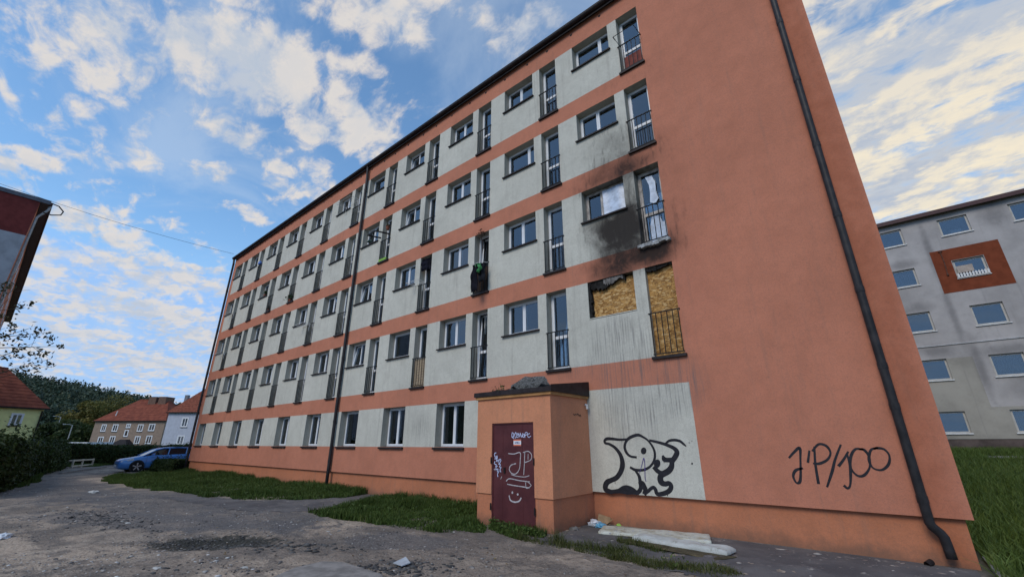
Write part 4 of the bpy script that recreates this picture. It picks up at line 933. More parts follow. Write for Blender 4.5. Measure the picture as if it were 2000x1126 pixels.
# little fence on the sill of the panel window, cloth and bracket
m = MB(); m.box(wx0-.02, wx1+.02, NY-.10, NY-.08, wz0+.02, wz0+.05); m.box(wx0-.02, wx1+.02, NY-.10, NY-.08, wz0+.16, wz0+.19)
pf = m.build('sill_fence', WHITEP, nbk)
pk = MB().add([(-.035,0,-.03),(.035,0,-.03),(.035,0,.20),(0,0,.25),(-.035,0,.20),(-.035,.015,-.03),(.035,.015,-.03),(.035,.015,.20),(0,.015,.25),(-.035,.015,.20)], [(0,1,2,3,4),(9,8,7,6,5),(0,5,6,1),(1,6,7,2),(2,7,8,3),(3,8,9,4),(4,9,5,0)]).mesh('picket', WHITEP)
for i in range(11): link('picket', pk, pf, (wx0+.04+i*(wx1-wx0-.08)/10, NY-.117, wz0+.03))
ph = wave_strip(wx0+.08, wx0+.75, wz0+.30, wz0+.72, NY-.02, .01, 3).build('hanging_cloth', simple('grey_beige_cloth', (.40, .34, .29), .9, .1, .15, 8)); tag(ph, 'grey beige cloth hung in the window of the rust red square', 'laundry')
m = MB(); a = on_y(1836, 492, NY-.03); b = on_y(1851, 536, NY-.03); m.tube([a, (a+b)/2+[.03,0,0], b], .025, 6); m.tube([a+[-.07,-.02,.03], a, a+[.08,-.02,.04]], .04, 6); m.tube([b+[0,-.02,-.05], b+[0,-.02,.05]], .05, 6)
m.build('rusty_bracket', simple('rusty_iron', (.10, .05, .035), .8, .2, .4, 10), nbk)
for (X_, Z_, s_, n_) in ((4.95, 13.12+.03, .45, 'box'),): MB().box(X_+.15, X_+.60, NY+.155, NY+.30, Z_, Z_+.26).build('window_box', simple('pale_blue_box', (.55, .65, .75), .6), nbk)
# ------------------------------------------------------------------ opposite block (left edge)
LX, LY = -35.4, -10.42; LZT = 14.5
lb = thing('opposite_block', 'dark red and grey gable of a block of flats at the left edge', 'apartment building')
RED2 = simple('dark_red_render', (.150, .034, .030), .9, .15, .18, 2.5, bump=.4); GREY2 = simple('light_grey_render', (.30, .315, .335), .9, .15, .15, 2, bump=.3)
m = MB(); L0 = LX-40; W0 = LY-10.8; zr = 12.35
m.quad((LX,W0,zr),(LX,LY,zr),(LX,LY,LZT),(LX,W0,LZT), 0); m.quad((LX,W0,-.4),(LX,LY,-.4),(LX,LY,zr),(LX,W0,zr), 1)
m.quad((LX,LY,-.4),(L0,LY,-.4),(L0,LY,LZT),(LX,LY,LZT), 2); m.quad((L0,LY,-.4),(L0,W0,-.4),(L0,W0,LZT),(L0,LY,LZT), 1); m.quad((L0,W0,-.4),(LX,W0,-.4),(LX,W0,LZT),(L0,W0,LZT), 2)
m.build('wall', [RED2, GREY2, simple('orange_render', (.50, .17, .085), .9, .15, .12, 3)], lb)
MB().box(L0-.1, LX+.06, W0-.3, LY+.40, LZT+.002, LZT+.24).build('roof', simple('blue_grey_roof_edge', (.085, .095, .115), .6, .3, .2), lb)
MB().box(L0-.1, LX+.06, LY+.401, LY+.50, LZT-.02, LZT+.14).build('gutter', simple('dark_maroon_gutter', (.045, .018, .022), .5, .3), lb)
for i in range(9):
    x = LX-2.5-4.2*i
    for k in range(5):
        o = make_window(x-1.3, 1.3+2.7*k, 1.3, 1.25, 'double', PVC, False, None, lb, y=.02); o.location = (x-1.3, LY+.03, 1.3+2.7*k); o.rotation_euler = (0, 0, math.pi); o.location.x = x
m = MB(); m.tube([(LX-.15,LY+.45,14.5),(LX-.15,LY+.40,14.2),(LX-.15,LY+.10,13.6),(LX-.15,LY+.10,0)], .06, 8); m.build('downpipe', simple('grey_zinc_pipe', (.33, .33, .32), .5, .4), lb, smooth=True)
m = MB(); m.tube([(LX+.05,LY+.42,14.6),(LX+.05,LY+.75,14.55),(LX+.05,LY+1.0,14.3),(LX+.05,LY+.95,14.05),(LX+.05,LY+.6,13.9),(LX+.05,LY+.2,13.95)], .035, 8); m.build('cable_loop', DARKM, lb, smooth=True)
# wire across the yard
a = np.array([-35.95, -.25, 14.95]); b = on_d(-60, 337, 26.5); m = MB()
m.tube([a+(b-a)*q-np.array([0, 0, 4*.30*q*(1-q)]) for q in np.linspace(0, 1, 25)], .011, 5)
tag(m.build('overhead_cable', DARKM), 'thin black cable crossing the sky to the roof corner of the long block', 'cable')

# ------------------------------------------------------------------ houses down the drive
TILES = None
t = NT('red_roof_tiles'); br = t.noise(1.2, 6, .65); c = t.mix(t.ss(br, .35, .68), (.155, .042, .025), (.250, .072, .040)); c = t.mix(t.math('MULTIPLY', t.ss(t.noise(9, 5, .7), .55, .75), .5), c, (.10, .035, .025)); TILES = t.fin(c, .85, .2)
TILES2 = simple('weathered_roof_tiles', (.200, .062, .036), .85, .2, .35, 3, bump=.3)
def house(name, label, o3, ux, wlen, dep, z0, ze, zr, wallm, roofm, wins, hip=0.0, trim=None, ox=.3, rows_=12, gable_mat=None):
    """o3 = left front corner (seen from the yard), ux = unit vector along the front; front faces the viewer"""
    ux = np.array([*ux, 0.0]); ux /= np.linalg.norm(ux); uy = np.array([-ux[1], ux[0], 0]); 
    o = thing(name, label, 'house', (o3[0], o3[1], z0), math.atan2(ux[1], ux[0])); m = MB(); H = ze-z0; RZ = zr-z0
    m.quad((0,0,-1),(wlen,0,-1),(wlen,0,H),(0,0,H)); m.quad((0,dep,-1),(0,dep,H),(wlen,dep,H),(wlen,dep,-1))
    m.quad((0,0,-1),(0,0,H),(0,dep,H),(0,dep,-1)); m.quad((wlen,0,-1),(wlen,dep,-1),(wlen,dep,H),(wlen,0,H))
    if hip == 0: m.add([(0,0,H),(0,dep,H),(0,dep/2,RZ-.1)], [(0,2,1)]); m.add([(wlen,0,H),(wlen,dep,H),(wlen,dep/2,RZ-.1)], [(0,1,2)])
    m.build('wall', wallm, o)
    # roof: courses of tiles, each a real step
    r = MB(); e = ox; zl = H-.12
    a0, a1, b0, b1 = -e, wlen+e, -e, dep+e
    n = rows_
    def slope(sgn):
        for i in range(n):
            q0, q1 = i/n, (i+1)/n; y0_, y1_ = (b0+(dep/2-b0)*q0, b0+(dep/2-b0)*q1) if sgn < 0 else (b1+(dep/2-b1)*q0, b1+(dep/2-b1)*q1)
            z0_, z1_ = zl+(RZ-zl)*q0, zl+(RZ-zl)*q1; xa0, xa1, xb0, xb1 = a0+hip*q0, a0+hip*q1, a1-hip*q0, a1-hip*q1; d = .05
            vs = [(xa0,y0_,z0_+d),(xb0,y0_,z0_+d),(xb1,y1_,z1_+.005),(xa1,y1_,z1_+.005)]
            r.add(vs+[(xa0,y0_,z0_-.02),(xb0,y0_,z0_-.02)], [(0,1,2,3) if sgn < 0 else (3,2,1,0),(4,5,1,0) if sgn < 0 else (0,1,5,4)])
    slope(-1); slope(1)
    if hip:
        for sx, x_ in ((a0, a0+hip), (a1, a1-hip)): r.add([(sx,b0,zl),(sx,b1,zl),(x_,dep/2,RZ)], [(0,2,1) if sx == a0 else (0,1,2)])
    else:
        for sx in (a0, a1): r.add([(sx,b0,zl),(sx,dep/2,RZ),(sx,b1,zl),(sx,b0,zl-.15),(sx,dep/2,RZ-.18),(sx,b1,zl-.15)], [(0,1,4,3),(1,2,5,4)])
    r.add([(a0,b0,zl-.02),(a1,b0,zl-.02),(a1,b1,zl-.02),(a0,b1,zl-.02)], [(0,3,2,1)])
    ro = r.build('roof', roofm, o)
    MB().tube([(a0+hip, dep/2, RZ+.02), (a1-hip, dep/2, RZ+.02)], .12, 8).build('ridge_tiles', roofm, ro)
    MB().box(a0, a1, b0-.12, b0+.01, zl-.12, zl+.02).build('gutter', trim or DARKM, o)
    for (x, z, w_, h_) in wins:
        f = MB(); t_ = .13; ring(f, x-t_, x+w_+t_, z-t_, z+h_+t_, t_, -.04, .03); ring(f, x, x+w_, z, z+h_, .07, -.02, .05); 
        if w_ > .7: f.box(x+w_/2-.06, x+w_/2+.06, -.02, .05, z+.07, z+h_-.07)
        wo_ = f.build('window', PVC, o); MB().box(x+.07, x+w_-.07, .0, .012, z+.07, z+h_-.07).build('pane', DGLASS, wo_)
        MB().box(x-.15, x+w_+.15, -.12, .0, z-.20, z-.135).build('sill', DARKM, wo_)
    return o, ro
t = NT('far_window_glass'); c = t.mix(t.ss(t.noise(1.7, 3, .5), .45, .6), (.012, .014, .018), (.10, .11, .12)); DGLASS = t.fin(c, .06, .8)
TAN = simple('tan_render', (.285, .215, .165), .9, .15, .12, 2, bump=.2); PALEB = simple('pale_blue_grey_render', (.46, .49, .56), .9, .15, .08, 2); YEL = simple('lemon_render', (.78, .76, .34), .9, .15, .08, 2)
# two storey tan house
eL, eR = on_d(187, 822, 93), on_d(324, 820, 93); ux = (eR-eL)[:2]; Wt = np.linalg.norm(ux); ux = ux/Wt
def wpos(px, py, oo3, ux_, z0):      # a point on the front wall -> local x, z
    d = sight(px, py); nrm = np.array([-ux_[1], ux_[0], 0]); tt = nrm @ (np.array([oo3[0], oo3[1], 0])-CAM_LOC)/(nrm @ d); q = CAM_LOC+tt*d
    return float((q[:2]-np.array(oo3[:2])) @ np.array(ux_)), float(q[2]-z0)
oo3 = (eL[0], eL[1]); wins = []
for (x0, y0, x1, y1) in ((197,829,208,841),(219,829,231,841),(268,829,280,841),(290,828,303,840),(190,853,202,865),(213,852,225,864),(262,852,274,865),(284,851,297,865),(247,828,255,834),(242,840,251,851)):
    a = wpos(x0, y1, oo3, ux, GZ); b = wpos(x1, y0, oo3, ux, GZ); wins.append((a[0], a[1], b[0]-a[0], b[1]-a[1]))
hz, hr = house('tan_house', 'two storey tan house with red hipped roof behind the hedge', oo3, ux, Wt, 9.5, GZ, 6.15, 10.9, TAN, TILES, wins, hip=4.6)
m = MB()
for xx in (7.3, 9.6):
    m2 = MB(); m2.box(xx, xx+1.7, 3.6, 6.2, 7.5, 11.7); m2.box(xx-.05, xx+1.75, 3.55, 6.25, 11.7, 11.85, 0); ch = m2.build('chimney', simple('brown_brick_chimney', (.16, .10, .075), .9, .15, .4, 8, bump=.5), hr)
m2 = MB(); m2.box(14.9, 15.6, 4.4, 5.1, 9.5, 12.3); m2.build('chimney', simple('grey_chimney', (.20, .20, .21), .9), hr)
m2 = MB(); m2.tube([(3.1, .9, 6.9), (3.4, .9, 8.5)], .09, 6); m2.build('vent_pipe', WHITEP, hr)
for xx in (7.1, 9.4): MB().tube([(xx-.3, 1.0, 7.2), (xx+1.6, 3.4, 9.3)], .07, 6).build('roof_flashing', WHITEP, hr)
cx, cz = wpos(232, 872, oo3, ux, GZ); m2 = MB()
m2.loft([[(cx-.6,-2.0,cz+.4),(cx+3.2,-2.0,cz+.4),(cx+3.2,0,cz+.4),(cx-.6,0,cz+.4)], [(cx+.7,-1.0,cz+1.5),(cx+1.9,-1.0,cz+1.5),(cx+1.9,0,cz+1.5),(cx+.7,0,cz+1.5)]]); m2.build('porch_roof', simple('dark_slate_roof', (.025, .022, .024), .8, .2, .3, 6), hz)
# pale house beside it
pL, pR = on_d(331, 803, 76), on_d(420, 803, 76); ux2 = (pR-pL)[:2]; Wp = np.linalg.norm(ux2); ux2 = ux2/Wp; wins = []
for (x0, y0, x1, y1) in ((354,816,368,832),(345,851,360,866),(390,816,404,832)):
    a = wpos(x0, y1, pL, ux2, GZ); b = wpos(x1, y0, pL, ux2, GZ); wins.append((a[0], a[1], b[0]-a[0], b[1]-a[1]))
house('pale_house', 'pale blue grey house with a steep red roof beside the corner of the block', (pL[0], pL[1]), ux2, Wp, 9.0, GZ, 6.7, 12.4, PALEB, TILES2, wins, hip=4.3, rows_=16)
# yellow house
yR, yL = on_d(87, 797, 50), on_d(0, 793, 46.6); yL = yR+(yL-yR)*1.9; print('yellow', yR, yL); ux3 = (yR-yL)[:2]; Wy = np.linalg.norm(ux3); ux3 = ux3/Wy; wins = []
for (x0, y0, x1, y1) in ((18,809,45,828),(-40,809,-12,828)):
    a = wpos(x0, y1, yL, ux3, GZ); b = wpos(x1, y0, yL, ux3, GZ); wins.append((a[0], a[1], b[0]-a[0], b[1]-a[1]))
hz3, hr3 = house('yellow_house', 'lemon yellow house with a red tiled roof above the tall hedge', (yL[0], yL[1]), ux3, Wy, 8.5, GZ, 5.35, 9.75, YEL, TILES, wins, hip=2.9, ox=.35)
xx, _ = wpos(78, 815, yL, ux3, GZ); MB().tube([(xx, -.08, 5.3), (xx, -.08, 0)], .07, 8).build('downpipe', DARKM, hz3)
# long pale flat roof behind the far hedge
a = on_d(105, 866, 66); b = on_d(172, 866, 66); dv = (b-a)[:2]; ln = np.linalg.norm(dv)
sh_ = thing('flat_roof_shed', 'long low shed with a white flat roof edge behind the far hedge', 'shed', (a[0], a[1], GZ), math.atan2(dv[1], dv[0]))
MB().box(0, ln, 0, 4, -.2, 1.62).build('wall', simple('shed_wall', (.36, .30, .24), .9), sh_); MB().box(-.2, ln+.2, -.25, 4.2, 1.62, 1.92).build('roof', simple('white_roof_edge', (.66, .70, .74), .6), sh_)
# street lamps
def lamp(px, py0, py1, t_, armpx, label):
    a = on_d(px, py0, t_); top = on_d(px+10, py1, t_); hh = top[2]-GZ; o = thing('street_lamp', label, 'street lamp', (a[0], a[1], GZ), 0, 'street lamps down the drive')
    m = MB(); m.tube([(0,0,-.2),(0,0,hh)], [.10, .07], 8); m.build('post', simple('galvanised_post', (.36, .36, .36), .6), o)
    d = sight(px, py0)[:2]; r_ = np.array([d[1], -d[0]])/np.linalg.norm(d); m = MB(); e = -r_*armpx
    m.tube([(0,0,hh-.05),(e[0]*.5,e[1]*.5,hh+.12),(e[0],e[1],hh+.15)], .05, 6); m.build('arm', simple('lamp_arm', (.36, .36, .36), .6), o)
    m = MB(); m.obox((e[0]*1.15, e[1]*1.15, hh+.14), (e[0]*.22, e[1]*.22, 0), (-e[1]*.08, e[0]*.08, 0), (0,0,.07)); m.build('lamp_head', simple('lamp_head_grey', (.45, .45, .44), .5), o)
lamp(131, 862, 829, 80, 1.0, 'nearer pale street lamp rising beside the white flat roof'); lamp(110, 840, 813, 118, 1.2, 'farther dim street lamp against the yellowing trees')

# ------------------------------------------------------------------ wooded hill and far trees
t = NT('hill_ground'); HILLM = t.fin(t.mix(t.ss(t.noise(.02, 5, .6), .35, .65), (.020, .030, .020), (.032, .044, .024)), .95, .1)
A0, A1 = R(-158), R(-62); nd, nA = 60, 130; D = np.linspace(220, 1300, nd); TH = np.linspace(A0, A1, nA); DD, TT = np.meshgrid(D, TH, indexing='ij')
def hill_h(dist, th):
    # th: azimuth from +Y, negative to the west; ridge falls towards the block
    deg = np.degrees(th); ridge = np.interp(deg, [-160,-110,-98,-90,-88,-86.6,-84.9,-83,-80,-76,-70,-62], [60,70,60,51,48,45,42,38,33,27,20,16])
    return ridge*sstep(dist, 260, 640)*(1-.25*sstep(dist, 700, 1300)) + (fbm(dist*.01, th*12, 1.3, 31)-.5)*7*sstep(dist, 300, 600)
hxx, hyy = CAM_LOC[0]+DD*np.sin(TT), CAM_LOC[1]+DD*np.cos(TT); V = np.stack([hxx, hyy, GZ-1+hill_h(DD, TT)], -1).reshape(-1, 3)
ii, jj = np.meshgrid(np.arange(nd-1), np.arange(nA-1), indexing='ij'); F = np.stack([ii*nA+jj, ii*nA+jj+1, (ii+1)*nA+jj+1, (ii+1)*nA+jj], -1).reshape(-1, 4)
struct(link('hill', np_mesh('hill', V, F, HILLM, smooth=True)))
FORM = leafy('far_forest_needles', [(.026, .042, .028), (.042, .064, .040), (.060, .086, .050), (.088, .104, .052)], trans=.1)
n = 5200; d = rng.uniform(330, 760, n); th = R(-108)+R(44)*rng.random(n); hx_, hy_ = CAM_LOC[0]+d*np.sin(th), CAM_LOC[1]+d*np.cos(th); hz_ = GZ-1+hill_h(d, th); ht = rng.uniform(11, 20, n); con = rng.random(n) < .6
Vs, Fs, At = [], [], []; o_ = 0; NBR = 64
q = rng.random((n, NBR)); aa = rng.uniform(0, 2*math.pi, (n, NBR))
rad_ = np.where(con[:, None], (1-q)*.20*ht[:, None]+.3, np.sqrt(np.clip(1-(2*q-1.05)**2, .02, 1))*.27*ht[:, None]); zc_ = ht[:, None]*(.18+.82*q)
rr_ = rad_*rng.uniform(.55, 1.0, (n, NBR)); C = np.stack([hx_[:, None]+np.cos(aa)*rr_, hy_[:, None]+np.sin(aa)*rr_, hz_[:, None]+zc_], -1).reshape(-1, 3)
tone = np.repeat(rng.beta(2, 2, n)[:, None]*.75, NBR, 1)+.15*rng.random((n, NBR))+.12*q
nn_ = np.stack([np.cos(aa), np.sin(aa), np.full_like(aa, .6)], -1).reshape(-1, 3)
stuff(leaves('forest', C, 1.05, FORM, None, normals=nn_*.8, at=tone.ravel()))
YGM = leafy('yellowing_leaves', [(.050, .062, .018), (.105, .105, .026), (.170, .145, .036), (.220, .160, .042)]); DGM = leafy('deep_green_leaves', [(.022, .034, .010), (.042, .062, .018), (.066, .088, .024)])
for (px, t_, h_, cr, mt, lab) in ((205, 150, 17.5, 8.5, YGM, 'broad yellowing tree at the foot of the hill, left of the tan house'), (165, 135, 15.5, 7.0, YGM, 'yellowing tree behind the street lamps, left of the broadest one'), (118, 120, 9.0, 5.5, DGM, 'deep green tree just right of the yellow house'), (238, 165, 15, 7, DGM, 'deep green tree partly behind the tan house roof'), (95, 105, 6.5, 4.5, DGM, 'low green tree close behind the yellow house corner'), (150, 105, 5.2, 4.5, DGM, 'low dark tree behind the white flat roof')):
    q = on_d(px, 866, t_); tree('broad_tree', lab, (q[0], q[1], GZ), h_, cr, 9000, mt, .42, .35, 46, 'trees below the hill', base=.12)
# tree at the left edge whose twigs reach into view
tt_ = thing('yard_tree', 'thin leaved tree at the left edge with twigs reaching across the sky', 'tree', (-21.2, -11.4, GZ))
m = MB(); m.tube([(0,0,-.2),(.1,.2,1.8),(.25,.5,3.4),(.2,.8,5.6)], [.11,.09,.06,.025], 8); m.build('trunk', BARK, tt_, smooth=True)
base3 = np.array([-21.2, -11.4, GZ]); tips = [(60,640,12.2),(112,676,12),(100,700,12.3),(50,600,12.6),(70,668,11.8),(20,690,12.4),(30,560,12.8),(85,650,12.1),(10,640,13),(40,720,12.0),(-20,600,12.5),(-30,680,12.6),(15,585,12.3),(88,715,12.2),(5,555,12.6)]
bm_ = MB(); LC = []; SPR = [((38,597),7,6),((62,592),6,5),((10,620),9,7),((75,648),10,8),((50,655),9,9),((30,680),13,9),((60,690),13,8),((20,700),14,7),((85,690),12,8),((100,660),8,7),((118,676),5,4),((8,660),10,8),((45,720),10,6),((70,715),10,6),((95,712),7,5),((5,565),9,7),((18,557),9,5),((25,640),8,7)]
for i, (px, py, t_) in enumerate(tips):
    e = on_d(px, py, t_)-base3; s0 = np.array([.2, .5+.1*rng.random(), 2.6+rng.random()*1.6]); mid = (s0+e)/2+rng.normal(0, .12, 3)+[0,0,.15]
    bm_.tube([s0, mid, e], [.022, .013, .004], 5)
    for j in range(3):
        qn = rng.uniform(.55, .95); p0 = s0+(e-s0)*qn; bm_.tube([p0, p0+rng.normal(0, .16, 3)], [.006, .002], 4, cap=False)
for (c_, sx, n_) in SPR:
    for j in range(n_*4):
        LC.append(on_d(c_[0]+rng.normal(0, sx*.8), c_[1]+rng.normal(0, sx*.6), 12.2+rng.normal(0, .4))-base3)
for j in range(700): LC.append(np.array([rng.normal(-.2, .8), rng.normal(-.1, .9), 3.8+rng.normal(0, 1.0)]))
bm_.build('twigs', BARK, tt_, smooth=True)
leaves('crown', np.array(LC), .050, leafy('autumn_leaves', [(.020, .024, .010), (.035, .040, .014), (.060, .050, .018), (.11, .06, .022)]), tt_)

# ------------------------------------------------------------------ cars
RUBBER = simple('tyre_rubber', (.015, .015, .016), .85, .2, .2); ALLOY = simple('alloy_rim', (.48, .49, .50), .35, .5, .08, 4, metal=.6); CGLASS = NT('car_glass').fin((.012, .014, .017), .05, .8); HLIGHT = NT('headlight_lens').fin((.55, .58, .62), .12, .7); TRIM = simple('black_trim', (.015, .015, .017), .5, .3)
def car(name, label, paint, loc, rz, estate=True, L=4.55, group=None):
    o = thing(name, label, 'car', loc, rz, group); W2 = .88; h = 1.48      # nose towards local -X
    st = [(0.0,.62,.30,.62),(.06,.74,.20,.70),(.25,.82,.17,.78),(.75,.86,.16,.86),(1.20,.875,.16,.955),(1.9,.88,.17,.985),(3.0,.88,.17,1.01),(3.8,.87,.18,1.04),(4.3,.84,.24,1.05),(4.5,.78,.34,1.0),(L,.72,.42,.92)]
    rings = []
    for x, hw, zb, zt_ in st:
        rings.append([(x, s*yy, zz_) for s, yy, zz_ in ((1,hw*.80,zb),(1,hw*.98,zb+.10),(1,hw,zb+(zt_-zb)*.55),(1,hw*.97,zb+(zt_-zb)*.86),(1,hw*.86,zt_),(-1,hw*.86,zt_),(-1,hw*.97,zb+(zt_-zb)*.86),(-1,hw,zb+(zt_-zb)*.55),(-1,hw*.98,zb+.10),(-1,hw*.80,zb))])
    MB().loft(rings).build('body', paint, o, smooth=True)
    def gh(shrink, zcut):
        if estate: P = [(1.15,.96,.76),(1.75,1.30,.66),(2.15,1.43,.62),(2.9,1.475,.60),(3.7,1.44,.60),(4.2,1.36,.60),(4.42,1.05,.70)]
        else: P = [(1.15,.96,.76),(1.75,1.30,.66),(2.15,1.42,.62),(2.9,1.45,.60),(3.5,1.40,.60),(4.0,1.20,.62),(4.3,1.02,.68)]
        return P
    P = gh(0, 0); m = MB(); m.loft([[(x, s*y_, z_) for s, y_, z_ in ((1,.77,.93),(1,max(.60, wd)+.06*(1.47-zt_),zt_-.06),(1,wd*.9,zt_),(-1,wd*.9,zt_),(-1,max(.60, wd)+.06*(1.47-zt_),zt_-.06),(-1,.77,.93))] for x, zt_, wd in P]); m.build('cabin_glass', CGLASS, o, smooth=False)
    m = MB(); rp = [(x, zt_, wd) for x, zt_, wd in P if zt_ > 1.28]
    m.loft([[(x, s*y_, z_) for s, y_, z_ in ((1,wd+.035,zt_-.075),(1,wd*.93,zt_+.012),(-1,wd*.93,zt_+.012),(-1,wd+.035,zt_-.075))] for x, zt_, wd in rp]); m.build('roof', paint, o, smooth=True)
    for s in (1, -1):
        pl = MB()
        for pts in ([(1.13,s*.775,.95),(1.76,s*.70,1.30),(2.2,s*.665,1.42)],[(2.42,s*.775,.96),(2.48,s*.655,1.44)],[(3.42,s*.775,1.0),(3.46,s*.65,1.43)],[(4.40,s*.765,1.0),(4.22,s*.645,1.34)]): pl.tube(pts, .035, 6)
        pl.build('pillars', paint, o)
        if estate: MB().tube([(1.95,s*.60,1.44),(2.2,s*.60,1.50),(3.9,s*.60,1.485),(4.15,s*.60,1.42)], .02, 6).build('roof_rail', TRIM, o)
        MB().loft([[(1.50,s*.90,.98),(1.50,s*1.05,.99),(1.50,s*1.05,1.10),(1.50,s*.90,1.08)],[(1.66,s*.88,.98),(1.66,s*1.06,.98),(1.66,s*1.06,1.12),(1.66,s*.88,1.10)]]).build('wing_mirror', paint, o)
        MB().loft([[(.10,s*.55,.60),(.06,s*.74,.60),(.10,s*.74,.70),(.16,s*.55,.70)],[(.70,s*.80,.74),(.66,s*.868,.70),(.62,s*.865,.80),(.66,s*.80,.835)]]).build('headlight', HLIGHT, o)
        for x in (2.28, 3.30): MB().box(x, x+.17, s*.885-.012, s*.885+.012, .86, .885).build('door_handle', TRIM, o)
        ln_ = MB()
        for x in (1.32, 2.42, 3.42): ln_.box(x-.005, x+.005, s*.884-.004, s*.884+.004, .30, .93)
        ln_.build('door_seam', TRIM, o); MB().box(1.1, 3.6, s*.865-.02, s*.865+.02, .17, .24).build('side_skirt', TRIM, o)
        for x in (.91, 3.55):
            MB().tube([(x, s*.60, .33), (x, s*.885, .33)], .385, 22).build('wheel_arch', TRIM, o)
            tm = MB(); tm.tube([(x, s*.70, .315), (x, s*.895, .315)], .315, 22); wo_ = tm.build('wheel', RUBBER, o, smooth=False)
            rm = MB(); rm.tube([(x, s*.80, .315), (x, s*.898, .315)], .20, 20, 0)
            for k in range(5):
                a = k*2*math.pi/5+.3; rm.obox((x+.12*math.cos(a), s*.905, .315+.12*math.sin(a)), (.11*math.cos(a),0,.11*math.sin(a)), (-.03*math.sin(a),0,.03*math.cos(a)), (0,.012,0), 1)
            rm.build('rim', [TRIM, ALLOY], wo_)
            rg = MB(); rg.tube([(x, s*.80, .315), (x, s*.900, .315)], .225, 20, 0, cap=False); rg.build('rim_edge', ALLOY, wo_)
    MB().loft([[(.035,-.45,.42),(.035,.45,.42),(.06,.45,.56),(.06,-.45,.56)],[(.0-.012,-.42,.43),(-.012,.42,.43),(.02,.42,.55),(.02,-.42,.55)]]).build('grille', TRIM, o)
    MB().box(-.03, -.012, -.26, .26, .33, .44).build('number_plate', WHITEP, o)
    return o
BLUE = NT('blue_car_paint').fin((.055, .210, .52), .28, .6); BLUE.node_tree.nodes['Principled BSDF'].inputs['Coat Weight'].default_value = .6
REDC = NT('red_car_paint').fin((.42, .035, .03), .3, .6)
car('parked_car', 'blue estate car with roof rails parked at the left corner of the block', BLUE, (-38.78, -3.10, GZ), R(90), True, group='cars parked past the block')
car('parked_car', 'red hatchback mostly hidden behind the blue estate car', REDC, (-42.2, -1.55, GZ), R(90), False, group='cars parked past the block')
# ------------------------------------------------------------------ things lying about
t = NT('stained_mattress_cloth'); a = t.noise(3, 6, .65); b_ = t.noise(11, 4, .6)
c = t.mix(t.ss(a, .4, .7), (.54, .55, .48), (.36, .33, .24)); c = t.mix(t.math('MULTIPLY', t.ss(b_, .60, .66), .85), c, (.12, .17, .34)); c = t.mix(t.math('MULTIPLY', t.ss(t.noise(4, 5, .7, loc=(4, 0, 0)), .50, .68), .8), c, (.22, .165, .09)); t.bump(t.noise(9, 4, .6), .5, .02); MATTR = t.fin(c, .85, .2)
t = NT('grey_foil_cover'); a = t.noise(2.5, 6, .65); c = t.mix(t.ss(a, .35, .7), (.38, .39, .36), (.52, .53, .50)); c = t.mix(t.math('MULTIPLY', t.ss(t.noise(5, 5, .7, loc=(2, 2, 2)), .54, .70), .85), c, (.17, .16, .10)); t.bump(t.noise(8, 5, .65), .8, .03); FOIL = t.fin(c, .6, .3)
def slab_soft(name, corners, thick, z, mat, nx=34, ny=14, seed=1, amp=.02, droop=.0, edge=.4):
    """a soft slab between four ground corners with rounded, lumpy top"""
    c = [np.array([*q, 0.0]) for q in corners]; m = MB(); top = []; 
    for i in range(nx+1):
        for j in range(ny+1):
            u, v = i/nx, j/ny; p = c[0]*(1-u)*(1-v)+c[1]*u*(1-v)+c[2]*u*v+c[3]*(1-u)*v
            e = min(u*4, (1-u)*4, v*2, (1-v)*2, 1); e = min(1, max(e, 0)*2.2)**.5
            hgt = thick*(edge+(1-edge)*e)+amp*(2*mnoise.noise(Vector((p[0]*3+seed, p[1]*3, 0)))+mnoise.noise(Vector((p[0]*9, p[1]*9+seed, 0))))
            top.append((p[0]+.02*mnoise.noise(Vector((p[1]*6, seed, 0))), p[1]+.02*mnoise.noise(Vector((p[0]*6, seed+3, 0))), z+max(.01, hgt)))
    k = lambda i, j: i*(ny+1)+j; fs = [(k(i,j),k(i+1,j),k(i+1,j+1),k(i,j+1)) for i in range(nx) for j in range(ny)]
    rim = [k(i,0) for i in range(nx)]+[k(nx,j) for j in range(ny)]+[k(i,ny) for i in range(nx,0,-1)]+[k(0,j) for j in range(ny,0,-1)]
    b0 = len(top); vs = top+[(top[r][0], top[r][1], z) for r in rim]; n = len(rim)
    fs += [(rim[(q+1) % n], rim[q], b0+q, b0+(q+1) % n) for q in range(n)]
    m.add(vs, fs); return m.build(name, mat, smooth=True)
za = GZ+.012
o = slab_soft('mattress', [(-5.50,-1.07),(-3.50,-.62),(-3.72,.02),(-5.72,-.40)], .050, za, MATTR, seed=2, amp=.006, edge=.93); tag(o, 'flat stained mattress with blue print lying by the wall', 'mattress')
o = slab_soft('rolled_cover', [(-4.72,-1.22),(-3.05,-1.38),(-3.0,-1.02),(-4.70,-.78)], .075, za+.012, FOIL, nx=40, seed=6, amp=.013, edge=.55); tag(o, 'long crumpled whitish grey mattress folded along its length in front of the flat one', 'mattress')
o = slab_soft('ground_mat', [(-4.82,-1.42),(-3.12,-1.74),(-2.92,-1.36),(-4.80,-.95)], .012, za, simple('wet_brown_board', (.085, .07, .04), .85, .2, .4, 5, bump=.4), seed=8, amp=.003, edge=.9); tag(o, 'thin brown sheet under the folded mattress', 'sheet')
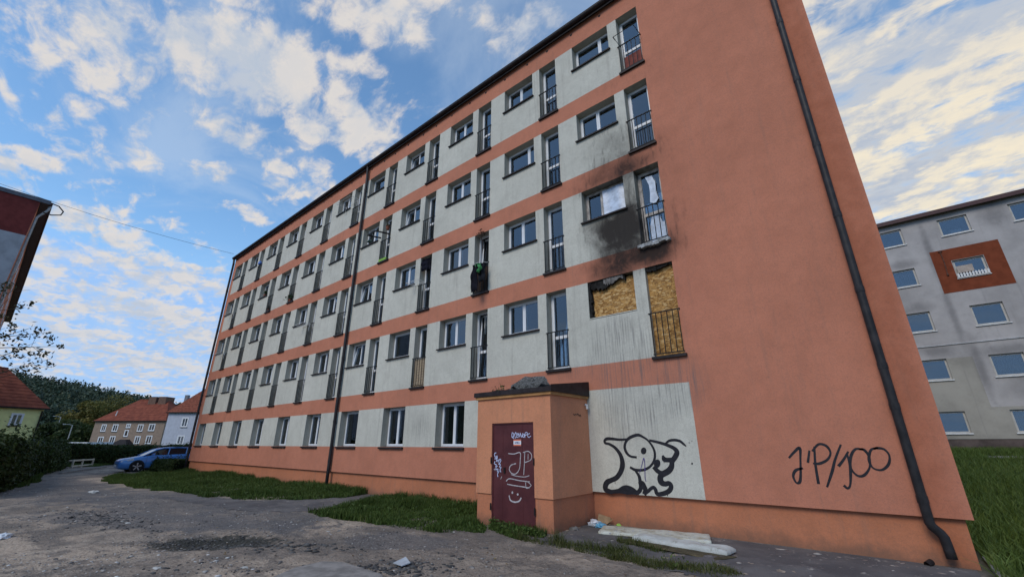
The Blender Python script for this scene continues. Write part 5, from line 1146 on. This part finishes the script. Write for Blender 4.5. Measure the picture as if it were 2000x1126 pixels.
# rubbish in the corner
def crumple(name, c, r, mat, label, cat, seed, sq=(1, 1, .55), group=None):
    bm = bmesh.new(); bmesh.ops.create_icosphere(bm, subdivisions=3, radius=1.0)
    for v in bm.verts:
        n = mnoise.noise(v.co*1.6+Vector((seed*3.1, 0, 0)))*.5+mnoise.noise(v.co*4+Vector((0, seed, 0)))*.28+mnoise.noise(v.co*9+Vector((0, 0, seed)))*.12
        v.co *= (1+n); v.co = Vector((v.co.x*r*sq[0], v.co.y*r*sq[1], max(v.co.z, -.45)*r*sq[2]))
    me = bpy.data.meshes.new(name); bm.to_mesh(me); bm.free(); me.materials.append(mat)
    o = link(name, me, None, (c[0], c[1], c[2]+.42*r*sq[2])); return tag(o, label, cat, group)
zr = GZ+.01
crumple('rubbish_bag', (-5.98,-.30,zr), .15, simple('white_plastic_bag', (.58, .60, .63), .4, .4, .2, 8), 'crumpled white plastic bag in the corner beside the porch', 'bag', 3)
crumple('rubbish_bag', (-5.80,-.42,zr), .11, simple('light_blue_plastic', (.12, .33, .48), .4, .4, .2, 8), 'crumpled light blue plastic bag beside the white one', 'bag', 5)
crumple('rubbish_bag', (-6.03,-.12,zr), .13, simple('black_plastic_bag', (.02, .02, .022), .4, .4, .3, 8), 'black plastic bag heaped against the wall by the porch', 'bag', 9)
m = MB(); m.obox((-5.84,-.17,zr+.115), (.13,.03,-.03), (-.02,.07,.06), (0,-.003,.005)); m.obox((-5.70,-.19,zr+.09), (.07,.02,.05), (-.02,.05,.01), (.003,0,.003)); tag(m.build('cardboard', simple('brown_cardboard', (.28, .19, .11), .9, .1, .2, 6)), 'torn brown cardboard on top of the rubbish bags', 'cardboard')
m = MB(); m.tube([(-6.05,-.46,zr+.03),(-5.90,-.50,zr+.035)], [.032,.032], 10); m.tube([(-5.90,-.50,zr+.035),(-5.86,-.512,zr+.036)], [.03,.012], 10); tag(m.build('plastic_bottle', simple('clear_dull_plastic', (.40, .44, .48), .2, .6, .1)), 'empty clear bottle lying before the rubbish bags', 'bottle')
crumple('green_wrapper', (-5.58,-.02,zr), .05, simple('lime_wrapper', (.30, .52, .10), .5, .3, .2), 'lime green wrapper at the head of the flat mattress', 'wrapper', 12)
crumple('stone', (-6.08,-1.02,zr-.02), .08, simple('grey_stone', (.14, .135, .13), .95, .1, .3, 10, bump=.5), 'grey stone lying beside the porch side wall', 'stone', 15, (1.2, .9, .7))
# litter in the yard
b = on_z(6, 1047); crumple('plastic_bag', (b[0], b[1], gz(b[0], b[1])-.01), .13, simple('white_grey_bag', (.56, .59, .62), .45, .4, .15, 8), 'white crumpled bag on the gravel at the left edge of the yard', 'bag', 21, (1.5, .9, .5))
b = on_z(183, 962); crumple('plastic_bag', (b[0], b[1], gz(b[0], b[1])-.01), .16, simple('pale_rag', (.50, .50, .48), .7, .2, .15, 8), 'small pale rag lying on the drive before the blue car', 'rag', 22, (1.4, .9, .35))
for i, (px, py, r_, lab) in enumerate(((250,1020,.10,'flat white scrap of paper in the middle of the gravel'),(640,1037,.07,'white scrap at the foot of the near grass wedge'),(885,1037,.06,'thin white scrap at the grass edge left of the porch'),(306,1112,.10,'white scrap low in the yard below the dark hollow'),(478,1108,.09,'crushed white scrap among chips left of the concrete slab'))):
    b = on_z(px, py); crumple('paper_scrap', (b[0], b[1], gz(b[0], b[1])-.004), r_*.55, simple('white_scrap', (.42, .41, .38), .8, .2, .1, 8), lab, 'scrap', 30+i, (1.6, .9, .28))
b = on_z(782, 1106); m = MB(); m.add([(-.10,-.06,.01),(.14,-.08,.015),(.16,.05,.03),(-.02,.10,.07),(-.10,-.06,.022),(.14,-.08,.027),(.16,.05,.042),(-.02,.10,.082)], [(0,3,2,1),(4,5,6,7),(0,1,5,4),(1,2,6,5),(2,3,7,6),(3,0,4,7)])
tag(m.build('sheet_of_paper', simple('wet_paper', (.36, .38, .40), .7, .2, .15, 10), None, (b[0], b[1], gz(b[0], b[1]))), 'bent pale card lying on cracked stones near the concrete slab', 'card')
# concrete slab corner in the foreground
CONC = simple('weathered_concrete', (.235, .215, .195), .92, .2, .25, 6, bump=.6, bscale=25)
pts = [on_z(*q)[:2] for q in ((500,1150),(575,1118),(628,1104),(668,1106),(700,1117),(745,1130),(760,1160))]; n = len(pts); m = MB(); zc0 = GZ-.06; zc1 = max(gz(*p_) for p_ in pts)+.035
m.add([(p_[0], p_[1], zc0) for p_ in pts]+[(p_[0], p_[1], zc1+.006*math.sin(i*2.1)) for i, p_ in enumerate(pts)], [tuple(range(n, 2*n))]+[(i, (i+1) % n, n+(i+1) % n, n+i) for i in range(n)]); o = bevel(m.build('concrete_slab', CONC), .012, 2); tag(o, 'worn concrete slab corner at the bottom edge of the yard', 'slab')
# loose gravel, chips and broken tarmac
def rocks(name, X, Y, Sz, mat, flat=.5, lift=.2):
    bm = bmesh.new(); bmesh.ops.create_icosphere(bm, subdivisions=1, radius=1.0); bv = np.array([v.co[:] for v in bm.verts]); bf = np.array([[v.index for v in f.verts] for f in bm.faces]); bm.free()
    n = len(X); a = rng.uniform(0, 6.28, n); sx, sy, sz = Sz*rng.uniform(.7, 1.4, n), Sz*rng.uniform(.6, 1.1, n), Sz*flat*rng.uniform(.6, 1.3, n)
    B = bv[None]*(1+rng.normal(0, .14, (n, len(bv), 1))); x, y, z = B[..., 0]*sx[:, None], B[..., 1]*sy[:, None], B[..., 2]*sz[:, None]; ca, sa = np.cos(a)[:, None], np.sin(a)[:, None]
    V = np.stack([X[:, None]+x*ca-y*sa, Y[:, None]+x*sa+y*ca, ground_z(X, Y)[:, None]+z+lift*sz[:, None]], -1).reshape(-1, 3); F = (bf[None]+(np.arange(n)*len(bv))[:, None, None]).reshape(-1, 3)
    return stuff(link(name, np_mesh(name, V, F, mat, np.repeat(rng.random(n), len(bf)))))
GRAV = leafy('mixed_pebbles', [(.06, .058, .058), (.16, .15, .14), (.26, .235, .21), (.36, .33, .30)], trans=0); CHIP = leafy('white_chips', [(.30, .29, .27), (.48, .47, .44), (.60, .59, .57)], trans=0); TARM = leafy('tarmac_lumps', [(.030, .030, .030), (.070, .068, .066), (.115, .110, .104)], trans=0)
yard = [(-34,-8.6),(-34,-4.8),(-28.8,-5.1),(-20,-4.4),(-12.4,-3.8),(-8,-3.2),(-6.6,-2.7),(-3,-2.9),(-1.0,-1.2),(-.3,-1.6),(-.6,-4.5),(-4.3,-8.8),(-11,-10.5)]
X, Y = scatter(yard, 26000, .05); k = rng.random(len(X)) < np.clip(1.9-.075*np.hypot(X-CAM_LOC[0], Y-CAM_LOC[1]), .12, 1)*(.15+1.1*sstep(fbm(X, Y, .9, 40), .40, .70)); X, Y = X[k], Y[k]; rocks('gravel', X, Y, rng.gamma(2.0, .0045, len(X))+.004, GRAV)
X, Y = scatter(yard, 1500, .05); k = fbm(X, Y, .5, 44) > .48; rocks('white_chippings', X[k], Y[k], rng.gamma(2., .006, k.sum())+.005, CHIP, .35)
X, Y = scatter([(-12.2,-8.4),(-11.0,-6.9),(-9.6,-6.4),(-7.8,-6.2),(-8.2,-7.2),(-10.3,-8.9)], 420, .2); rocks('white_chippings', X, Y, rng.gamma(2., .006, len(X))+.004, CHIP, .3)
def cluster(c, sx, sy, rot, n):
    q = rng.normal(size=(n, 2))*[sx, sy]; return c[0]+q[:, 0]*math.cos(rot)-q[:, 1]*math.sin(rot), c[1]+q[:, 0]*math.sin(rot)+q[:, 1]*math.cos(rot)
cs_ = [(PIT, .60, .24, .64, 700, .012), ((-6.55,-5.1), .38, .22, .7, 420, .017), ((-15.5,-6.9), 1.3, .28, .15, 600, .014), ((-8.9,-5.35), .5, .2, .6, 120, .022), ((-8.35,-6.6), .7, .35, .6, 260, .011)]
xs2, ys2, ss2 = [], [], []
for c_, sx, sy, rt, n_, s0 in cs_:
    a, b = cluster(c_, sx, sy, rt, n_); xs2.append(a); ys2.append(b); ss2.append(rng.gamma(2.2, s0*.5, n_)+.004)
rocks('broken_tarmac', np.concatenate(xs2), np.concatenate(ys2), np.concatenate(ss2), TARM, .38)
X, Y = scatter([(-6,-1.6),(-6,-.1),(-.6,-.02),(-.2,-.9),(-2,-2.0),(-4,-2.2)], 1300, .05); rocks('apron_chippings', X, Y, rng.gamma(1.6, .006, len(X))+.003, CHIP if False else GRAV, .3)
X, Y = scatter([(-3.2,-.35),(-1.2,-.02),(-.3,-.1),(-.5,-.6),(-1.4,-.55)], 900, .05); rocks('peeled_paint_flakes', X, Y, rng.gamma(2., .009, len(X))+.004, leafy('paint_flakes', [(.12, .09, .08), (.26, .21, .18), (.38, .34, .30)], trans=0), .15)
# kerb along the drive and the low white timber frame
kc0, kc1 = np.array([-39.2, -5.45]), np.array([-47, -2.2]); m0 = None
kb = thing('drive_kerb', 'cracked pale kerb stones across the turn of the drive', 'kerb', (kc0[0], kc0[1], GZ), math.atan2(*(kc1-kc0)[::-1]))
for i in range(8): bevel(MB().box(i*1.03, i*1.03+1.0, -.09, .09, -.1, .10+.02*rng.random()).build('kerb_stone', CONC, kb), .015, 1)
fa_, fb_ = on_z(116, 913), on_z(173, 908); dv = (fb_-fa_)[:2]; ln = min(np.linalg.norm(dv), 3.2); fr_ = thing('timber_frame', 'low whitish timber frame lying by the hedge at the end of the drive', 'frame', (-47.4, -4.15, GZ), math.atan2(dv[1], dv[0])); PW = simple('peeling_white_timber', (.52, .48, .38), .8, .2, .25, 6)
for z in (.14, .52): bevel(MB().box(0, 3.0, -.03, .03, z-.05, z+.05).build('rail', PW, fr_), .006, 1)
for x in (.05, 1.35, 2.9): bevel(MB().box(x, x+.09, -.05, .05, -.05, .60).build('post', PW, fr_), .006, 1)
for x in (.05, 2.9): bevel(MB().box(x, x+.09, .05, .95, .44, .52).build('cross_piece', PW, fr_), .006, 1)
bevel(MB().box(0, 3.0, .90, .96, .42, .52).build('rail', PW, fr_), .006, 1)
# gravel path on the right lawn
sheet('foot_path', [(2.6,18.9),(6,19.3),(14,20.4),(14,21.9),(6,20.8),(2.6,20.3)], simple('trodden_path', (.20, .185, .16), .95, .1, .25, 5, bump=.4), .012, .25, .06, 8)
kb2 = MB().box(.02, .12, -.9, .9, -.45, GZ+.05).build('lawn_edging', CONC); tag(kb2, 'concrete edging strip between asphalt and the right lawn', 'kerb')
# broken drain pipe end at the foot of the right downpipe
m = MB(); m.tube([(-.66,-.10,GZ+.02),(-.60,-.02,GZ+.05)], .042, 12, cap=False); m.tube([(-.66,-.10,GZ+.02),(-.60,-.02,GZ+.05)], .034, 12, cap=False); tag(m.build('drain_stub', BROWNM), 'broken black pipe end at the foot of the right downpipe', 'pipe')

# ------------------------------------------------------------------ things at the windows
def bay(b, k): return WL-(b-1)*P_, DL-(b-1)*P_, ZB+SH*(k-1), ZS+SH*(k-1)
def rack(label, b, k, dx=0., w_=.9, d=.55, z=1.05, col=WHITEP, seed=1, tilt=0.):
    xw, xd, zb, zs = bay(b, k); o = thing('drying_rack', label, 'drying rack', (xd+dx, -.04, zb+z), 0, 'drying racks on the balcony rails')
    m = MB(); r = .009
    for a, b_ in (((0,0,0),(0,-d,tilt)),((w_,0,0),(w_,-d,tilt)),((0,0,0),(w_,0,0)),((0,-d,tilt),(w_,-d,tilt)),((.1,0,0),(.1,-.02,-.35)),((w_-.1,0,0),(w_-.1,-.02,-.35))): m.tube([a, b_], r, 5)
    m.build('frame', col, o); m = MB()
    for i in range(1, 6): m.tube([(0,-d*i/6,tilt*i/6),(w_,-d*i/6,tilt*i/6)], .004, 4)
    m.build('wires', col, o); return o
rack('white drying rack folded out high on the bay left of the middle downpipe', 6, 4, -.75, 1.3, .5, 1.35, WHITEP, 2)
rack('small white drying rack low on the leftmost bay, third floor', 11, 3, -.55, 1.0, .45, 1.0, WHITEP); rack('small white drying rack on the leftmost bay, second floor', 11, 2, -.5, .9, .45, 1.0, WHITEP)
rack('thin drying rack under the black jacket, second floor right of the middle downpipe', 4, 2, -.3, .7, .35, 1.10, WHITEP); rack('thin drying rack two bays left of the middle downpipe, second floor', 7, 2, -.5, .9, .4, 1.0, WHITEP)
# black folded frame on the top right balcony
xw, xd, zb, zs = bay(1, 4); m = MB(); p1, p2, p3, p4 = on_y(1213,93,-.03), on_y(1197,73,-.35), on_y(1236,48,-.45), on_y(1251,68,-.06)
m.tube([p1, p2, p3, p4], .012, 6); m.tube([p2, p2+(p1-p2)*.3], .014, 6); tag(m.build('clothes_airer', DARKM), 'black metal drying frame jutting from the top right balcony', 'drying frame')
m = MB(); m.box(xd+.10, xd+.62, .10, .13, zb+.05, zb+.62); tag(m.build('red_board', simple('dull_red_board', (.22, .065, .05), .8, .2, .25, 6)), 'dull red board standing behind the top right balcony rail', 'board')
# planked screen behind one railing
xw, xd, zb, zs = bay(4, 1); scn = thing('plank_screen', 'pale timber plank screen behind the first floor railing, bay right of the middle downpipe', 'screen', (xd+.05, .03, zb+.03)); PLK = simple('raw_pale_planks', (.40, .31, .21), .8, .2, .25, 5)
pk_ = MB().box(0, DW-.07, 0, .018, 0, .093).mesh('plank', PLK)
for i in range(10): link('plank', pk_, scn, (0, .002*(i % 2), i*.098))
# brown mat + clothes
xw, xd, zb, zs = bay(3, 2)
wave_strip(xd+.03, xd+DW-.03, zb+.03, zb+.92, .035, .006, 3).build('rail_mat', simple('brown_reed_mat', (.055, .036, .026), .9, .1, .3, 20)); o = bpy.data.objects['rail_mat']; tag(o, 'dark brown mat fixed behind the railing where the clothes hang', 'mat')
def garment(name, label, c, w_, h_, col, seed, y=-.40, cat='clothes'):
    m = MB(); nx, nz = 10, 14; rr = random.Random(seed); ph = rr.random()*6; F_, B_ = [], []
    for j in range(nz+1):
        for i in range(nx+1):
            u, v = i/nx-.5, j/nz; wd = w_*(1-.25*abs(math.sin(v*4+ph))*.6+.10*math.sin(v*9+ph)); x = c[0]+u*wd+.03*math.sin(v*7+ph); yy = y+.035*math.sin(u*11+ph+v*2)+.02*math.sin(v*13); zz_ = c[2]-v*h_+.03*math.sin(u*5+ph)*(1 if v > .8 else .4)
            F_.append((x, yy-.018, zz_)); B_.append((x, yy+.018, zz_))
    k = lambda i, j: j*(nx+1)+i; n = len(F_); fs = []
    for j in range(nz):
        for i in range(nx): fs += [(k(i,j),k(i,j+1),k(i+1,j+1),k(i+1,j)), (n+k(i,j),n+k(i+1,j),n+k(i+1,j+1),n+k(i,j+1))]
    for j in range(nz): fs += [(k(0,j),n+k(0,j),n+k(0,j+1),k(0,j+1)), (k(nx,j),k(nx,j+1),n+k(nx,j+1),n+k(nx,j))]
    m.add(F_+B_, fs); return tag(m.build(name, simple(name+'_cloth', col, .9, .1, .3, 10), smooth=True), label, cat, 'clothes hung out to dry')
q = on_y(927, 518, -.42); garment('hanging_trousers', 'long black trousers hanging outside the second floor balcony with the brown mat', q, .26, .90, (.012, .012, .018), 3, -.42)
q = on_y(936, 514, -.38); garment('hanging_shirt', 'green and white cloth hung beside the long black trousers', q, .22, .30, (.07, .26, .10), 5, -.40); q = on_y(941, 514, -.30); garment('hanging_shirt', 'dark shirt hung between green cloth and balcony door', q, .26, .62, (.014, .015, .020), 8, -.30)
m = MB(); a = on_y(920,517,-.42); b = on_y(953, 512, -.02); m.tube([a, on_y(938,511,-.36), b], .008, 5); tag(m.build('clothes_rail', WHITEP), 'white rail carrying the black trousers and green cloth', 'rail')
xw, xd, zb, zs = bay(4, 2); garment('hanging_jacket', 'black jacket hung high in the balcony opening one bay right of the downpipe', np.array([xd+.26, 0, zb+2.08]), .40, .46, (.010, .011, .020), 11, .03); garment('hanging_cloth', 'small dark cloth under the black hanging jacket', np.array([xd+.44, 0, zb+2.1]), .26, .52, (.014, .014, .020), 13, .08)
# tangled dry plant and hanging tuft at the lintel
def sprig(name, label, c, r, n, cols, parent_pot=None, size=.05, cat='plant', pot=None, stems=6, group=None):
    o = thing(name, label, cat, tuple(c), 0, group); m = MB(); C = []
    for i in range(stems):
        d = rng.normal(size=3); d[2] = abs(d[2])+.5; d /= np.linalg.norm(d); e = d*r*rng.uniform(.7, 1.2); m.tube([(0,0,0), e*.5+rng.normal(0, r*.1, 3), e], [.007,.005,.002], 4)
        for j in range(n//stems): C.append(e*rng.uniform(.35, 1.05)+rng.normal(0, r*.14, 3))
    m.build('stems', BARK, o); leaves('foliage', np.array(C), size, leafy(name+'_leaf', cols), o)
    if pot:
        pm2 = MB(); pm2.loft([[(math.cos(a)*rr2, math.sin(a)*rr2, z) for a in np.linspace(0, 2*math.pi, 12, endpoint=False)] for z, rr2 in ((-.16,.06),(-.02,.085),(0,.095),(.0,.07))]); pm2.build('pot', pot, o)
    return o
TERRA = simple('terracotta', (.22, .075, .045), .8, .2, .2, 8); GRN = [(.015,.03,.01),(.03,.055,.018),(.05,.085,.028)]
q = on_y(940, 463, -.05); sprig('dry_plant', 'dry tangled plant hanging at the lintel above the hung clothes', q, .22, 60, [(.05,.03,.02),(.09,.055,.035),(.13,.09,.06)], size=.035)
m = MB(); m.tube([q, q+np.array([.05,.02,-.2]), q+np.array([.03,.06,-.42])], [.012,.015,.03], 6); tag(m.build('hanging_string', simple('dark_string', (.04,.03,.028), .9)), 'dark tangled string below the dry plant at the lintel', 'string')
xw, xd, zb, zs = bay(5, 3); o = thing('planter_rack', 'black metal rack jutting from the balcony right of the middle downpipe, third floor', 'rack', (xd+.02, -.05, zb+1.02)); m = MB()
for s_ in (0, .62): m.obox((s_-.0-.35*0, -.33, .12-.0), (.018,0,0), (0,.33,.06), (0,0,.03))
m.obox((.31,-.66,.06), (.33,0,0), (0,.015,0), (0,0,.03)); m.build('frame', DARKM, o)
m = MB(); m.tube([(-.05,-.6,.30),(-.05,0,.02)], .008, 5); m.build('stay', WHITEP, o)
crumple('wash_bowl', (xd-.95, -.02, zs+.10), .12, simple('green_grey_cloth', (.10, .16, .14), .8, .2, .4, 9), 'grey green bundle on the window sill beside the planter rack', 'bundle', 41)
m = MB(); m.box(xd+.02, xd+.56, -.06, .12, zb+.006, zb+.13); tag(bevel(m.build('planter_box', simple('lime_green_plastic', (.24, .46, .05), .45, .3, .08, 4)), .02, 2), 'lime green planter box on the third floor balcony sill', 'planter')
sprig('hanging_pot', 'reddish hanging pot with a plant at the third floor balcony by the downpipe', (xd+.30, .06, zb+1.72), .12, 40, [(.03,.03,.015),(.06,.05,.025),(.10,.05,.03)], size=.04, pot=TERRA)
xw, xd, zb, zs = bay(9, 3); sprig('sill_plant', 'green plant in a pot on the third floor sill, third bay from the left end', (xw+.75, .05, zs+.17), .26, 80, GRN, size=.05, pot=TERRA, group='potted plants at the windows')
xw, xd, zb, zs = bay(9, 3); sprig('balcony_plant', 'dull brown green plant on the balcony sill, third bay from the left end', (xd+.30, .06, zb+.17), .24, 70, [(.03,.02,.012),(.06,.045,.025),(.08,.06,.03)], size=.05, pot=TERRA, group='potted plants at the windows')
xw, xd, zb, zs = bay(8, 3); sprig('balcony_plant', 'bushy green plant with red pot on the balcony sill, fourth bay from the left end', (xd+.25, .0, zb+.17), .34, 120, GRN, size=.055, pot=TERRA, group='potted plants at the windows')
xw, xd, zb, zs = bay(10, 4); crumple('blue_bundle', (xd+.25, -.03, zb+1.12), .16, simple('blue_cloth', (.10, .20, .50), .8, .2, .2, 6), 'blue cloth bundle on the top floor rail near the left end', 'bundle', 51, (1, .6, 1))
xw, xd, zb, zs = bay(3, 1)
for i in range(6): crumple('sill_stone', (xw+.42+i*.15, .05+.02*(i % 2), zs+.002), .035, simple('sill_ornament', (.32, .30, .29), .8, .2, .4, 9), 'small pale stone in the row on the first floor sill left above the porch', 'stone', 60+i, (1.2, 1, .8), 'stones on the window sill')
# ------------------------------------------------------------------ on the porch roof
t = NT('grey_tufted_rug'); a = t.noise(34, 5, .75); t.bump(a, 1.0, .05); RUG = t.fin(t.mix(t.ss(a, .35, .65), (.045, .045, .042), (.24, .24, .23)), .95, .1)
o = crumple('old_rug', (-7.0, -1.18, PZ+.085), .40, RUG, 'grey shaggy rug heaped on the porch roof', 'rug', 71, (1.35, .7, .62))
o = crumple('dead_ivy_clump', (-7.78, -1.25, PZ+.085), .22, simple('dark_red_moss', (.050, .026, .024), .95, .1, .6, 22, bump=1.0, bscale=40), 'dark reddish clump of dead growth on the porch roof', 'moss', 72, (1.7, .8, .5))
sprig('roof_seedling', 'small yellowish seedling growing on the porch roof', (-7.92, -1.28, PZ+.14), .24, 70, [(.06,.06,.02),(.11,.10,.03),(.16,.12,.05)], size=.035)
